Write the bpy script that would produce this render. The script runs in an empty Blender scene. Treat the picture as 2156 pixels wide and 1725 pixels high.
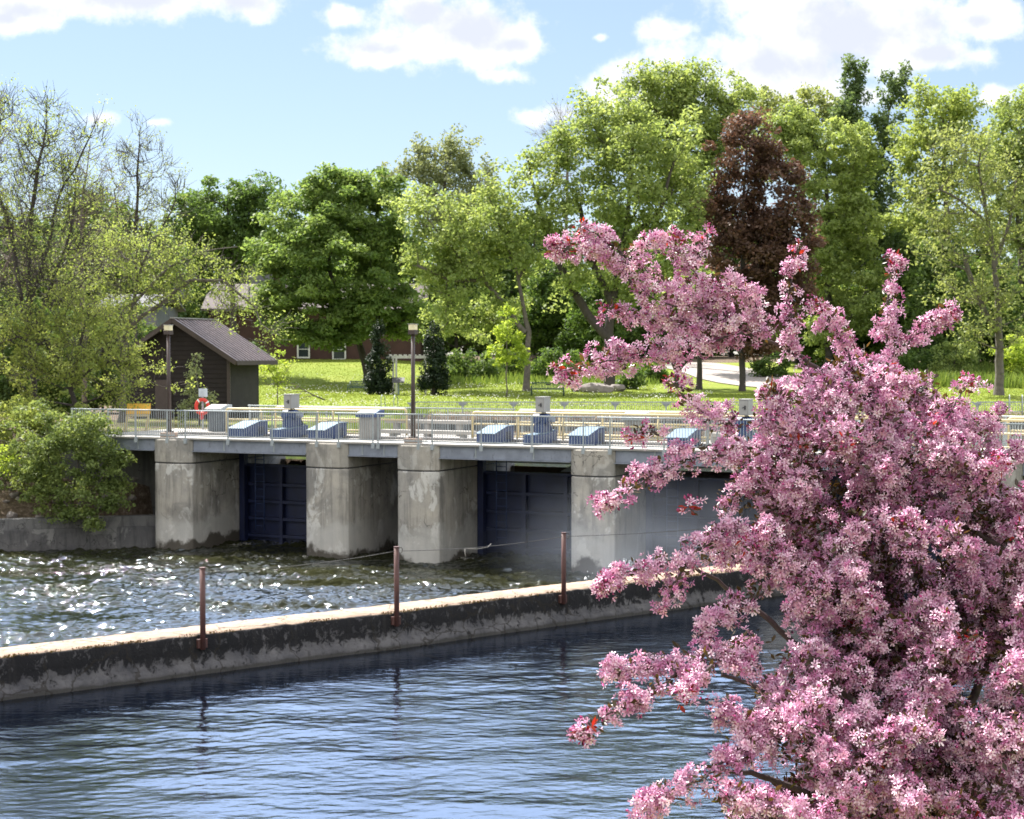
import bpy, bmesh, math, random
import numpy as np
from mathutils import Vector, Matrix
R = math.radians
rng = np.random.default_rng(11)
random.seed(11)
scene = bpy.context.scene
col = scene.collection

# ------------------------------------------------------------------ camera
F, CU, CV, HV = 3400.0, 1078.0, 862.5, 750.0          # focal length and frame centre in picture units, eye level
CAMZ = 7.6                                            # eye height above the tail water
PIT = math.atan((CV - HV) / F)
CP, SP = math.cos(PIT), math.sin(PIT)
cam_d = bpy.data.cameras.new('camera')
cam = bpy.data.objects.new('camera', cam_d); col.objects.link(cam)
cam.location = (0, 0, CAMZ); cam.rotation_euler = (R(90) - PIT, 0, 0)
cam_d.sensor_fit = 'HORIZONTAL'; cam_d.sensor_width = 36; cam_d.lens = F / 2156 * 36
cam_d.clip_start = 0.1; cam_d.clip_end = 5000
cam_d.dof.use_dof = True; cam_d.dof.focus_distance = 8.2; cam_d.dof.aperture_fstop = 10.0
scene.camera = cam

def P(u, v, D):
    """point at depth D (metres in front of the photographer) on the sight line (u, v)"""
    a, b = (u - CU) / F, -(v - CV) / F
    k = D / (CP + b * SP)
    return Vector((a * k, D, CAMZ + (b * CP - SP) * k))
def G(u, v, z):
    a, b = (u - CU) / F, -(v - CV) / F
    k = (z - CAMZ) / (b * CP - SP)
    return Vector((a * k, (CP + b * SP) * k, z))

# ------------------------------------------------------------------ dam frame
ZD = 4.4
DL, DR = G(230, 917, ZD), G(1430, 946, ZD)
T = (DR - DL).normalized(); T.z = 0
NRM = Vector((T.y, -T.x, 0)); 
if NRM.y > 0: NRM = -NRM
def DF(s, n, z): 
    p = DL + T * s + NRM * n
    return Vector((p.x, p.y, z))
def SU(u, n=0.0, z=ZD):
    """station along the dam at which sight column u meets the plane n"""
    k = (u - CU) / F
    ax, ay = DL.x + NRM.x * n, DL.y + NRM.y * n
    h = CAMZ - z
    return (k * (ay * CP + h * SP) - ax) / (T.x - k * T.y * CP)

# ------------------------------------------------------------------ terrain
YP = [88, 95, 105, 115, 130, 150, 160, 200, 1700]
ZP = [4.2, 4.4, 4.8, 4.97, 5.4, 6.9, 7.45, 7.7, 8.0]
NB = ([-120, 1.5, 4, 8, 14, 19, 22], [6.2, 6.0, 5.2, 3.9, 1.7, -0.4, -1.6])
RW0, RW1 = G(-40, 1160, 0), G(322, 1149, 0)           # river line of the left retaining wall
RWT = (RW1 - RW0).normalized()
RESX = -12.6
def gz(x, y):
    x = np.asarray(x, float); y = np.asarray(y, float)
    rx, ry = x - DL.x, y - DL.y
    s = rx * T.x + ry * T.y
    n = rx * NRM.x + ry * NRM.y
    land = np.interp(y, YP, ZP)
    bump = 0.12 * np.sin(x * 0.21 + 1.3) * np.sin(y * 0.17) * np.clip((y - 96) / 20, 0, 1)
    rise = 1.0 * np.clip((y - 132) / 16, 0, 1) * np.clip((-x - 4) / 8, 0, 1) * np.clip((175 - y) / 20, 0, 1) * 0.5
    z = land + bump + rise
    river = np.interp(y, NB[0], NB[1])
    near = y < 22
    z = np.where(near, river, z)
    front = (n > -6.3) & (y >= 22)
    z = np.where(front, -1.6, z)
    resv = (n <= -6.3) & (y < 89.4) & (x > RESX) & (y >= 22)
    z = np.where(resv, 1.6, z)
    left = (x <= RESX) & (n <= -6.3) & (y >= 22) & (y < 95)
    z = np.where(left, 4.35, z)
    # left bank between the retaining wall and the dam end
    d = (x - RW0.x) * (-RWT.y) + (y - RW0.y) * RWT.x
    lb = (s < 0.6) & (y >= 40) & (d > 0) & (y < 95)
    zl = np.minimum(4.35, 1.0 + np.maximum(d - 0.3, 0) * 0.62 + 0.15 * np.sin(x * 1.7) * np.sin(y * 1.3))
    z = np.where(lb, zl, z)
    lr = (s < 0.6) & (y >= 22) & (d <= 0) & (n <= -6.3) & (x < RESX)
    z = np.where(lr, -1.6, z)
    # right bank beyond the dam end
    z = np.where((s > 47) & (y >= 22), 4.35, z)
    return z
def gz1(x, y): return float(gz(x, y))
def onground(u, v, lo=92.0, hi=230.0):
    best = None
    for D in np.arange(lo, hi, 0.25):
        p = P(u, v, D)
        e = abs(gz1(p.x, p.y) - p.z)
        if best is None or e < best[0]: best = (e, p)
        if e < 0.03: break
    p = best[1]; p.z = gz1(p.x, p.y)
    return p

# ------------------------------------------------------------------ tagging
def tag(o, label=None, cat=None, group=None, kind=None):
    if label: o['label'] = label
    if cat: o['category'] = cat
    if group: o['group'] = group
    if kind: o['kind'] = kind
    return o
def empty(name, loc, label, cat, group=None, rz=0.0):
    o = bpy.data.objects.new(name, None); col.objects.link(o)
    o.empty_display_size = 0.3
    o.location = loc; o.rotation_euler = (0, 0, rz)
    return tag(o, label, cat, group)
def copy_tree(o, parent=None):
    c = o.copy(); col.objects.link(c); c.parent = parent
    for ch in list(o.children): copy_tree(ch, c)
    return c
EXTRA = {}
def link(name, me, mat, parent):
    o = bpy.data.objects.new(name, me); col.objects.link(o)
    for m in (mat if isinstance(mat, (list, tuple)) else [mat]): me.materials.append(m)
    if parent is not None: o.parent = parent
    return o
def np_mesh(name, V, Fc, mat, parent=None, fattr=None, pattr=None, smooth=False):
    V = np.ascontiguousarray(V, np.float32); Fc = np.ascontiguousarray(Fc, np.int32)
    me = bpy.data.meshes.new(name)
    n, (m, k) = len(V), Fc.shape
    me.vertices.add(n); me.vertices.foreach_set('co', V.ravel())
    me.loops.add(m * k); me.loops.foreach_set('vertex_index', Fc.ravel())
    me.polygons.add(m); me.polygons.foreach_set('loop_start', np.arange(m, dtype=np.int32) * k)
    if smooth: me.polygons.foreach_set('use_smooth', np.ones(m, bool))
    me.update(calc_edges=True)
    for d, dom in ((fattr, 'FACE'), (pattr, 'POINT')):
        for key, val in (d or {}).items():
            me.attributes.new(key, 'FLOAT', dom).data.foreach_set('value', np.ascontiguousarray(val, np.float32))
    return link(name, me, mat, parent)

# ------------------------------------------------------------------ hard-surface builder
class MB:
    def __init__(self): self.v = []; self.f = []; self.sm = []
    def add(self, vs, fs, smooth=False):
        b = len(self.v); self.v += [tuple(p) for p in vs]
        for f in fs: self.f.append(tuple(i + b for i in f)); self.sm.append(smooth)
        return self
    def box(self, c, sx, sy, sz, ax=None):
        """c = centre; ax = (ex, ey, ez) axes"""
        c = Vector(c); ex, ey, ez = ax or (Vector((1, 0, 0)), Vector((0, 1, 0)), Vector((0, 0, 1)))
        vs = [c + ex * (a * sx / 2) + ey * (b * sy / 2) + ez * (d * sz / 2) for d in (-1, 1) for b in (-1, 1) for a in (-1, 1)]
        return self.add(vs, [(0, 2, 3, 1), (4, 5, 7, 6), (0, 1, 5, 4), (2, 6, 7, 3), (0, 4, 6, 2), (1, 3, 7, 5)])
    def bar(self, a, b, w, h, up=(0, 0, 1)):
        a, b = Vector(a), Vector(b); d = (b - a); L = d.length; ex = d / L
        up = Vector(up)
        if abs(ex.dot(up)) > 0.95: up = Vector((1, 0, 0))
        ey = up.cross(ex).normalized(); ez = ex.cross(ey)
        return self.box((a + b) / 2, L, w, h, (ex, ey, ez))
    def tube(self, pts, r, n=8, caps=True):
        pts = [Vector(p) for p in pts]
        rs = r if isinstance(r, (list, tuple)) else [r] * len(pts)
        rings = []; prev = None
        for i, p in enumerate(pts):
            d = (pts[min(i + 1, len(pts) - 1)] - pts[max(i - 1, 0)]).normalized()
            if prev is None:
                a = Vector((0, 0, 1)) if abs(d.z) < 0.9 else Vector((1, 0, 0))
                e = d.cross(a).normalized()
            else:
                e = (prev - d * prev.dot(d)).normalized()
            prev = e; g = d.cross(e)
            rings.append([p + (e * math.cos(t) + g * math.sin(t)) * rs[i] for t in [2 * math.pi * k / n for k in range(n)]])
        vs = [q for rg in rings for q in rg]; fs = []
        for i in range(len(pts) - 1):
            for k in range(n):
                k2 = (k + 1) % n
                fs.append((i * n + k, i * n + k2, (i + 1) * n + k2, (i + 1) * n + k))
        self.add(vs, fs, True)
        if caps:
            self.add(rings[0], [tuple(range(n))[::-1]]); self.add(rings[-1], [tuple(range(n))])
        return self
    def prism(self, poly, off):
        """poly: 3-D polygon, extruded by vector off"""
        off = Vector(off); n = len(poly); poly = [Vector(p) for p in poly]
        vs = poly + [p + off for p in poly]
        fs = [tuple(range(n))[::-1], tuple(range(n, 2 * n))] + [(i, (i + 1) % n, n + (i + 1) % n, n + i) for i in range(n)]
        return self.add(vs, fs)
    def lathe(self, c, prof, n=16):
        c = Vector(c); vs = []; fs = []
        for r, z in prof: vs += [c + Vector((r * math.cos(2 * math.pi * k / n), r * math.sin(2 * math.pi * k / n), z)) for k in range(n)]
        for i in range(len(prof) - 1):
            for k in range(n): fs.append((i * n + k, i * n + (k + 1) % n, (i + 1) * n + (k + 1) % n, (i + 1) * n + k))
        self.add(vs, fs, True)
        self.add([vs[k] for k in range(n)], [tuple(range(n))[::-1]]); self.add(vs[-n:], [tuple(range(n))])
        return self
    def build(self, name, mat, parent=None, bevel=0.0, seg=2):
        me = bpy.data.meshes.new(name)
        off = Vector((0, 0, 0)); rot = Matrix.Identity(4)
        if parent is not None:                       # points are given in world space: bring them into the thing's own space
            chain = []; q = parent
            M = Matrix.Identity(4)
            while q is not None:
                M = (Matrix.Translation(q.location) @ q.rotation_euler.to_matrix().to_4x4()) @ M; q = q.parent
            Mi = M.inverted(); vs = [tuple(Mi @ Vector(p)) for p in self.v]
        else: vs = self.v
        me.from_pydata(vs, [], self.f); me.polygons.foreach_set('use_smooth', self.sm)
        bm = bmesh.new(); bm.from_mesh(me); bmesh.ops.remove_doubles(bm, verts=bm.verts, dist=1e-5)
        bmesh.ops.recalc_face_normals(bm, faces=bm.faces); bm.to_mesh(me); bm.free()
        me.update()
        o = link(name, me, mat, parent)
        if bevel:
            b = o.modifiers.new('bevel', 'BEVEL'); b.width = bevel; b.segments = seg; b.limit_method = 'ANGLE'; b.angle_limit = R(35)
        return o

# ------------------------------------------------------------------ materials
class NT:
    def __init__(self, nt): self.nt = nt; self.n = nt.nodes; self.l = nt.links
    def __call__(self, t, **kw):
        nd = self.n.new(t)
        for k, v in kw.items():
            if k == 'i':
                for kk, vv in v.items():
                    s = nd.inputs[kk]
                    if hasattr(vv, 'links'): self.l.new(vv, s)
                    elif isinstance(vv, tuple) and len(vv) == 3 and s.type == 'RGBA': s.default_value = (*vv, 1)
                    else: s.default_value = vv
            else: setattr(nd, k, v)
        return nd
    def math(self, op, a, b=None, c=None, clamp=False):
        nd = self.n.new('ShaderNodeMath'); nd.operation = op; nd.use_clamp = clamp
        for i, x in enumerate((a, b, c)):
            if x is None: continue
            if hasattr(x, 'links'): self.l.new(x, nd.inputs[i])
            else: nd.inputs[i].default_value = x
        return nd.outputs[0]
    def ramp(self, fac, stops):
        nd = self.n.new('ShaderNodeValToRGB'); self.l.new(fac, nd.inputs[0])
        cr = nd.color_ramp
        while len(cr.elements) > 1: cr.elements.remove(cr.elements[-1])
        cr.elements[0].position, cr.elements[0].color = stops[0][0], (*stops[0][1], 1)
        for p, c in stops[1:]:
            e = cr.elements.new(p); e.color = (*c, 1)
        return nd.outputs[0]
    def mix(self, fac, a, b, bt='MIX'):
        nd = self.n.new('ShaderNodeMix'); nd.data_type = 'RGBA'; nd.blend_type = bt
        for s, x in ((nd.inputs[0], fac), (nd.inputs[6], a), (nd.inputs[7], b)):
            if hasattr(x, 'links'): self.l.new(x, s)
            elif isinstance(x, tuple): s.default_value = (*x, 1)
            else: s.default_value = x
        return nd.outputs[2]
    def noise(self, vec, scale, detail=4, rough=0.55, dist=0.0):
        nd = self('ShaderNodeTexNoise'); nd.inputs['Scale'].default_value = scale
        nd.inputs['Detail'].default_value = detail; nd.inputs['Roughness'].default_value = rough; nd.inputs['Distortion'].default_value = dist
        if vec is not None: self.l.new(vec, nd.inputs['Vector'])
        return nd.outputs['Fac']
    def smooth(self, x, a, b):
        nd = self('ShaderNodeMapRange'); nd.interpolation_type = 'SMOOTHSTEP'
        nd.inputs['From Min'].default_value = a; nd.inputs['From Max'].default_value = b
        self.l.new(x, nd.inputs['Value']); return nd.outputs[0]
    def scaled(self, vec, s):
        nd = self('ShaderNodeVectorMath', operation='MULTIPLY'); self.l.new(vec, nd.inputs[0]); nd.inputs[1].default_value = s
        return nd.outputs[0]
    def bump(self, h, strength=0.3, dist=0.02):
        nd = self('ShaderNodeBump'); nd.inputs['Strength'].default_value = strength; nd.inputs['Distance'].default_value = dist
        self.l.new(h, nd.inputs['Height']); return nd.outputs[0]
def new_mat(name):
    m = bpy.data.materials.new(name); m.use_nodes = True
    g = NT(m.node_tree); g.n.clear()
    out = g('ShaderNodeOutputMaterial'); return m, g, out
def plain(name, c, rough=0.5, metal=0.0, var=0.25, scale=3.0, bump=0.0, dirt=None, coords='pos', spec=0.5):
    """painted / natural surface: colour with soft mottling and wear"""
    m, g, out = new_mat(name)
    pos = g('ShaderNodeNewGeometry').outputs['Position'] if coords == 'pos' else g('ShaderNodeTexCoord').outputs['Object']
    n1 = g.noise(pos, scale, 5, 0.6)
    lo = tuple(x * (1 - var) for x in c); hi = tuple(min(1, x * (1 + var)) for x in c)
    colr = g.ramp(n1, [(0.3, lo), (0.7, hi)])
    if dirt:
        n2 = g.noise(g.scaled(pos, (1, 1, 0.35)), scale * 3.1, 6, 0.7)
        colr = g.mix(g.smooth(n2, 0.56, 0.72), colr, dirt)
    b = g('ShaderNodeBsdfPrincipled', i={'Base Color': colr, 'Roughness': rough, 'Metallic': metal, 'Specular IOR Level': spec})
    if bump: g.l.new(g.bump(g.noise(pos, scale * 8, 5, 0.6), bump, 0.02), b.inputs['Normal'])
    g.l.new(b.outputs[0], out.inputs[0]); return m
def leafmat(name, c1, c2, trans=0.5, tc=None, rough=0.55, spec=0.3):
    m, g, out = new_mat(name)
    at = g('ShaderNodeAttribute', attribute_name='tint').outputs['Fac']
    c = g.ramp(at, [(0.0, c1), (1.0, c2)])
    b = g('ShaderNodeBsdfPrincipled', i={'Base Color': c, 'Roughness': rough, 'Specular IOR Level': spec})
    tcol = g.mix(1.0, c, tc or (1.3, 1.2, 0.85), 'MULTIPLY')
    t = g('ShaderNodeBsdfTranslucent', i={'Color': tcol})
    mx = g('ShaderNodeMixShader', i={0: trans, 1: b.outputs[0], 2: t.outputs[0]})
    g.l.new(mx.outputs[0], out.inputs[0]); return m

def concrete(name, base, warm, light=0.35, algae=True, streak=1.0, lo_alg=0.55):
    m, g, out = new_mat(name)
    pos = g('ShaderNodeNewGeometry').outputs['Position']
    z = g('ShaderNodeSeparateXYZ', i={0: pos}).outputs[2]
    n1 = g.noise(pos, 0.9, 6, 0.62)
    c = g.ramp(n1, [(0.32, base), (0.66, warm)])
    # vertical run-off streaks
    st = g.noise(g.scaled(pos, (5.5, 5.5, 0.35)), 1.0, 5, 0.65)
    dk = tuple(x * 0.42 for x in base)
    c = g.mix(g.math('MULTIPLY', g.smooth(st, 0.46, 0.68), 0.5 * streak), c, dk)
    # pale lime patches and fine speckle
    pt = g.noise(g.scaled(pos, (1, 1, 0.6)), 1.25, 8, 0.68, 0.6)
    c = g.mix(g.math('MULTIPLY', g.smooth(pt, 0.55, 0.6), light), c, (0.62, 0.61, 0.58))
    bl = g.noise(g.scaled(pos, (1, 1, 0.7)), 0.62, 7, 0.66, 0.8)
    c = g.mix(g.math('MULTIPLY', g.smooth(bl, 0.5, 0.62), 0.5), c, tuple(x * 0.5 for x in base))
    sp = g.noise(pos, 22, 3, 0.6)
    c = g.mix(g.math('MULTIPLY', g.smooth(sp, 0.6, 0.72), 0.35), c, dk)
    cr = g('ShaderNodeTexVoronoi', feature='DISTANCE_TO_EDGE'); cr.inputs['Scale'].default_value = 1.1
    wv = g('ShaderNodeVectorMath', operation='ADD'); g.l.new(pos, wv.inputs[0])
    nz = g('ShaderNodeTexNoise'); nz.inputs['Scale'].default_value = 2.0; nz.inputs['Detail'].default_value = 5; g.l.new(pos, nz.inputs['Vector'])
    g.l.new(nz.outputs['Color'], wv.inputs[1]); g.l.new(wv.outputs[0], cr.inputs['Vector'])
    ck = g.math('MULTIPLY', g.math('LESS_THAN', cr.outputs['Distance'], 0.012), g.smooth(g.noise(pos, 0.5, 2), 0.5, 0.58))
    c = g.mix(g.math('MULTIPLY', ck, 0.7), c, (0.03, 0.03, 0.03))
    if algae:
        wob = g.math('ADD', z, g.math('MULTIPLY', g.math('SUBTRACT', g.noise(pos, 0.55, 7, 0.62), 0.5), 2.8))
        ring = g.math('MULTIPLY', g.smooth(wob, lo_alg + 1.1, lo_alg + 0.35), 1.0)
        c = g.mix(g.math('MULTIPLY', ring, 0.6), c, (0.52, 0.51, 0.49))
        wet = g.smooth(wob, lo_alg * 0.35 + 0.12, lo_alg * 0.35 - 0.12)
        c = g.mix(g.math('MULTIPLY', wet, 0.9), c, (0.045, 0.036, 0.026))
    b = g('ShaderNodeBsdfPrincipled', i={'Base Color': c, 'Roughness': 0.85, 'Specular IOR Level': 0.25})
    hb = g.math('ADD', g.math('MULTIPLY', sp, 0.4), g.noise(pos, 5, 6, 0.7))
    g.l.new(g.bump(hb, 0.5, 0.03), b.inputs['Normal'])
    g.l.new(b.outputs[0], out.inputs[0]); return m
# ------------------------------------------------------------------ light and sky
SUN_AZ, SUN_EL = -38.0, 55.0            # degrees right of the view direction / above the horizon
sd = Vector((math.sin(R(SUN_AZ)) * math.cos(R(SUN_EL)), math.cos(R(SUN_AZ)) * math.cos(R(SUN_EL)), math.sin(R(SUN_EL))))
sl = bpy.data.lights.new('sun', 'SUN'); sl.energy = 4.9; sl.angle = R(0.53); sl.color = (1.0, 0.955, 0.88)
so = bpy.data.objects.new('sun', sl); col.objects.link(so); so.rotation_euler = sd.to_track_quat('Z', 'Y').to_euler(); so.location = sd * 100
w = bpy.data.worlds.new('World'); scene.world = w; w.use_nodes = True
g = NT(w.node_tree); g.n.clear()
sky = g('ShaderNodeTexSky', sky_type='NISHITA'); sky.sun_disc = False
sky.sun_elevation = R(SUN_EL); sky.sun_rotation = R(SUN_AZ); sky.altitude = 200; sky.air_density = 1.0; sky.dust_density = 0.2; sky.ozone_density = 2.6
dirv = g('ShaderNodeTexCoord').outputs['Generated']
sx = g('ShaderNodeSeparateXYZ', i={0: dirv})
yy = g.math('MAXIMUM', sx.outputs[1], 0.05)
pl = g('ShaderNodeCombineXYZ', i={0: g.math('DIVIDE', sx.outputs[0], yy), 1: g.math('DIVIDE', sx.outputs[2], yy)}).outputs[0]
# cumulus banks: centre and half-size as tangents of azimuth and elevation
CL = [(300, -5, 350, 62), (60, 30, 120, 48), (520, 10, 110, 50), (20, 45, 90, 40), (975, 72, 185, 88), (800, 108, 140, 34), (890, 35, 95, 62), (1080, 100, 90, 42), (1068, 165, 52, 17), (722, 38, 58, 24), (1260, 85, 18, 8),
      (1800, 70, 360, 115), (1600, 140, 260, 95), (1420, 185, 210, 62), (1320, 190, 95, 36), (1420, 68, 72, 26), (2060, 50, 120, 55), (1960, 120, 170, 45),
      (1115, 250, 48, 17), (1190, 240, 60, 24), (215, 252, 42, 20), (330, 262, 22, 8), (2095, 205, 55, 26), (1700, 200, 250, 30), (2300, 120, 130, 50), (-200, 60, 140, 50), (2700, 20, 260, 70), (1500, -420, 420, 130), (600, -600, 500, 160)]  # final entries lie out of view, added to reflect in the water
n_big = g.noise(pl, 20, 10, 0.6)
n_edge = g.noise(pl, 70, 6, 0.62)
acc = None; accd = None
def cloudfield(shift):
    acc = None
    for (u, v, ru, rv) in CL:
        a = g('ShaderNodeVectorMath', operation='SUBTRACT'); g.l.new(pl, a.inputs[0]); a.inputs[1].default_value = ((u - CU) / F, (HV - v) / F + shift, 0)
        b = g('ShaderNodeVectorMath', operation='MULTIPLY'); g.l.new(a.outputs[0], b.inputs[0]); b.inputs[1].default_value = (F / ru, F / rv, 0)
        c = g('ShaderNodeVectorMath', operation='LENGTH'); g.l.new(b.outputs[0], c.inputs[0])
        e = g.math('MULTIPLY', g.math('SUBTRACT', 1.0, c.outputs['Value']), max(0.4, min(1.0, rv / 45.0)))
        acc = e if acc is None else g.math('SMOOTH_MAX', acc, e, 0.15)
    return acc
f0 = cloudfield(0.0)
fn = g.math('ADD', f0, g.math('ADD', g.math('MULTIPLY', g.math('SUBTRACT', n_big, 0.5), 2.3), g.math('MULTIPLY', g.math('SUBTRACT', n_edge, 0.5), 0.7)))
cov = g.smooth(fn, -0.14, 0.56)
# undersides of the thick parts go lavender grey: thickness measured from the field itself
thick = g.smooth(g.math('ADD', f0, g.math('MULTIPLY', g.math('SUBTRACT', g.noise(pl, 18, 5, 0.6), 0.5), 2.0)), 0.1, 0.85)
ccol = g.mix(thick, (1.0, 0.985, 0.97), (0.60, 0.63, 0.77))
csc = g('ShaderNodeVectorMath', operation='SCALE'); g.l.new(ccol, csc.inputs[0]); csc.inputs[3].default_value = 8.6
fwd = g.math('GREATER_THAN', sx.outputs[1], 0.06)
skyt = g.mix(0.38, g.mix(1.0, sky.outputs[0], (1.0, 0.93, 0.97), 'MULTIPLY'), (4.15, 5.3, 6.0))
skyc = g.mix(g.math('MULTIPLY', g.math('MULTIPLY', cov, 0.97), fwd), skyt, csc.outputs[0])
# unseen white cloud added above and behind the view as fill light
sz = sx.outputs[2]
hi = g.math('MAXIMUM', g.smooth(sz, 0.218, 0.27), g.math('MULTIPLY', g.math('SUBTRACT', 1.0, fwd), g.smooth(sz, 0.02, 0.2)))
dn = g.noise(g.scaled(dirv, (1.0, 1.0, 1.5)), 2.6, 7, 0.58)
cv2 = g.math('MULTIPLY', g.smooth(dn, 0.30, 0.52), hi)
c2 = g('ShaderNodeVectorMath', operation='SCALE'); c2.inputs[0].default_value = (1.0, 0.99, 0.985); c2.inputs[3].default_value = 10.5
# unseen blue-white sheet added ahead to brighten the water's reflection, white cloud elsewhere
c3 = g('ShaderNodeVectorMath', operation='SCALE'); c3.inputs[0].default_value = (0.66, 0.81, 1.10); c3.inputs[3].default_value = 18.0
ahead = g.math('MULTIPLY', fwd, g.smooth(sz, 0.75, 0.6))
skyc = g.mix(cv2, skyc, g.mix(ahead, c2.outputs[0], c3.outputs[0]))
bg = g('ShaderNodeBackground', i={'Color': skyc, 'Strength': 0.058})
wo = g('ShaderNodeOutputWorld'); g.l.new(bg.outputs[0], wo.inputs[0])
scene.view_settings.view_transform = 'Standard'; scene.view_settings.look = 'None'
scene.view_settings.exposure = 1.5; scene.view_settings.gamma = 1.0
cy = scene.cycles
cy.max_bounces = 5; cy.diffuse_bounces = 3; cy.glossy_bounces = 3; cy.transmission_bounces = 4; cy.transparent_max_bounces = 6; cy.volume_bounces = 1
cy.caustics_reflective = False; cy.caustics_refractive = False
cy.sample_clamp_indirect = 6.0

# ------------------------------------------------------------------ ground: one sheet to the horizon
def axis(segs):
    out = []
    for a, b, st in segs: out += list(np.arange(a, b, st))
    return np.array(out + [segs[-1][1]])
gx = axis([(-900, -120, 60), (-120, -40, 4), (-40, 45, 0.5), (45, 130, 4), (130, 900, 60)])
gy = axis([(-120, -10, 10), (-10, 30, 0.8), (30, 170, 0.5), (170, 260, 5), (260, 1600, 80)])
XX, YY = np.meshgrid(gx, gy); ZZ = gz(XX, YY)
nx, ny = len(gx), len(gy)
idx = np.arange(nx * ny).reshape(ny, nx)
FF = np.stack([idx[:-1, :-1], idx[:-1, 1:], idx[1:, 1:], idx[1:, :-1]], -1).reshape(-1, 4)
dirt = np.clip((3.9 - ZZ) / 0.6, 0, 1) + np.where((YY < 95) & (YY > 60) & (XX < RESX), 0.5, 0)
dirt = np.where((YY > 88) & (YY < 94.5), 0.9, dirt)
dirt = np.where(YY > 152, 0.75, dirt)
dirt = np.where((XX < -20) & (YY > 60) & (XX < -0.2 * YY), 0.8, dirt)
m, g, out = new_mat('lawn_ground')
pos = g('ShaderNodeNewGeometry').outputs['Position']
at = g('ShaderNodeAttribute', attribute_name='dirt').outputs['Fac']
n1 = g.noise(pos, 0.22, 7, 0.66); n2 = g.noise(pos, 5, 5, 0.7)
gc = g.ramp(n1, [(0.3, (0.14, 0.185, 0.03)), (0.5, (0.19, 0.235, 0.042)), (0.72, (0.24, 0.26, 0.06))])
gc = g.mix(g.math('MULTIPLY', g.smooth(n2, 0.42, 0.66), 0.4), gc, (0.09, 0.15, 0.015))
dc = g.ramp(n2, [(0.3, (0.06, 0.045, 0.032)), (0.55, (0.16, 0.12, 0.09)), (0.72, (0.34, 0.29, 0.24))])
fac = g.smooth(g.math('ADD', at, g.math('MULTIPLY', g.math('SUBTRACT', g.noise(pos, 1.3, 5, 0.65), 0.5), 0.7)), 0.35, 0.6)
cc = g.mix(fac, gc, dc)
b = g('ShaderNodeBsdfPrincipled', i={'Base Color': cc, 'Roughness': 0.95, 'Specular IOR Level': 0.1})
g.l.new(g.bump(g.noise(pos, 9, 6, 0.7), 0.9, 0.12), b.inputs['Normal']); g.l.new(b.outputs[0], out.inputs[0])
go = np_mesh('ground', np.stack([XX, YY, ZZ], -1).reshape(-1, 3), FF, m, pattr={'dirt': np.clip(dirt, 0, 1).ravel()}, smooth=True)
tag(go, 'green lawn sloping up from the river bank towards house and woods', 'ground', kind='structure')

# ------------------------------------------------------------------ water
def wavefield(n, dx, lmin, lmax, p, aniso, rms, seed):
    r = np.random.default_rng(seed)
    k = np.fft.fftfreq(n, dx) * 2 * np.pi
    kx, ky = np.meshgrid(k, k); kk = np.hypot(kx, ky) + 1e-9
    lam = 2 * np.pi / kk
    amp = kk ** (-p) * np.exp(-(lam / lmax) ** 4) * np.exp(-(lmin / lam) ** 4)
    amp *= (0.06 + (np.abs(ky) / kk) ** aniso)
    h = np.fft.ifft2(amp * (r.normal(size=(n, n)) + 1j * r.normal(size=(n, n)))).real
    gxx = (np.roll(h, -1, 1) - np.roll(h, 1, 1)) / (2 * dx); gyy = (np.roll(h, -1, 0) - np.roll(h, 1, 0)) / (2 * dx)
    return h * rms / math.sqrt((gxx ** 2 + gyy ** 2).mean())
DX = 0.065; NF = 800
calm = wavefield(NF, DX, 0.15, 0.9, 1.2, 1.6, 0.038, 3) + wavefield(NF, DX, 0.7, 3.5, 1.7, 2.0, 0.024, 6)
rough_ = 0.8 * wavefield(NF, DX, 0.15, 0.9, 1.0, 1.0, 0.60, 5) + wavefield(NF, DX, 0.6, 3.0, 1.6, 1.0, 0.19, 8)
wx = np.arange(-23, 24, DX); wy = np.arange(18, 80, DX)
WX, WY = np.meshgrid(wx, wy)
ii = np.arange(len(wx)) % NF; jj = np.arange(len(wy)) % NF
C = calm[np.ix_(jj, ii)]; Q = rough_[np.ix_(jj, ii)]
# weir wall crest, traced on its own level
ZW = 0.92
WPX = [(-320, 1424), (-150, 1403), (0, 1385), (210, 1361), (420, 1337), (620, 1313), (831, 1290), (1010, 1267), (1182, 1246), (1400, 1220), (1600, 1196)]
WL = [G(u, v, ZW) for u, v in WPX]
d0 = (WL[1] - WL[0]).normalized(); WL.insert(0, WL[0] - d0 * 16); WPX.insert(0, (-3000, 1740))
d1 = (WL[-1] - WL[-2]).normalized(); q = WL[-1] - DL; WL.append(WL[-1] + d1 * ((0.3 - q.dot(NRM)) / d1.dot(NRM))); WPX.append((1900, 1160))
wlx = np.array([p.x for p in WL]); wly = np.array([p.y for p in WL])
dside = (WY - np.interp(WX, wlx, wly)) * 0.75
turb = np.clip(dside / 1.2, 0, 1) * np.clip((wlx[-1] + 1.5 - WX) / 1.5, 0, 1)
rx, ry = WX - DL.x, WY - DL.y
ds = rx * T.x + ry * T.y; dn = rx * NRM.x + ry * NRM.y
near_dam = np.clip(1 - dn / 16, 0, 1)
patch = 0.5 + 0.5 * np.sin(WX * 0.55 + 0.35 * WY + 2 * np.sin(WX * 0.21 - WY * 0.3)) * np.sin(WY * 0.5 - WX * 0.17 + 1.5)
bands = wavefield(NF, DX, 2.0, 8.0, 1.2, 1.5, 0.1, 12); bands = np.clip(0.5 + 0.55 * bands[np.ix_(jj, ii)] / bands.std(), 0, 1)
tq = turb * (0.62 + 0.45 * near_dam + 0.35 * (patch - 0.5)) * (0.62 + 0.55 * bands)
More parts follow.
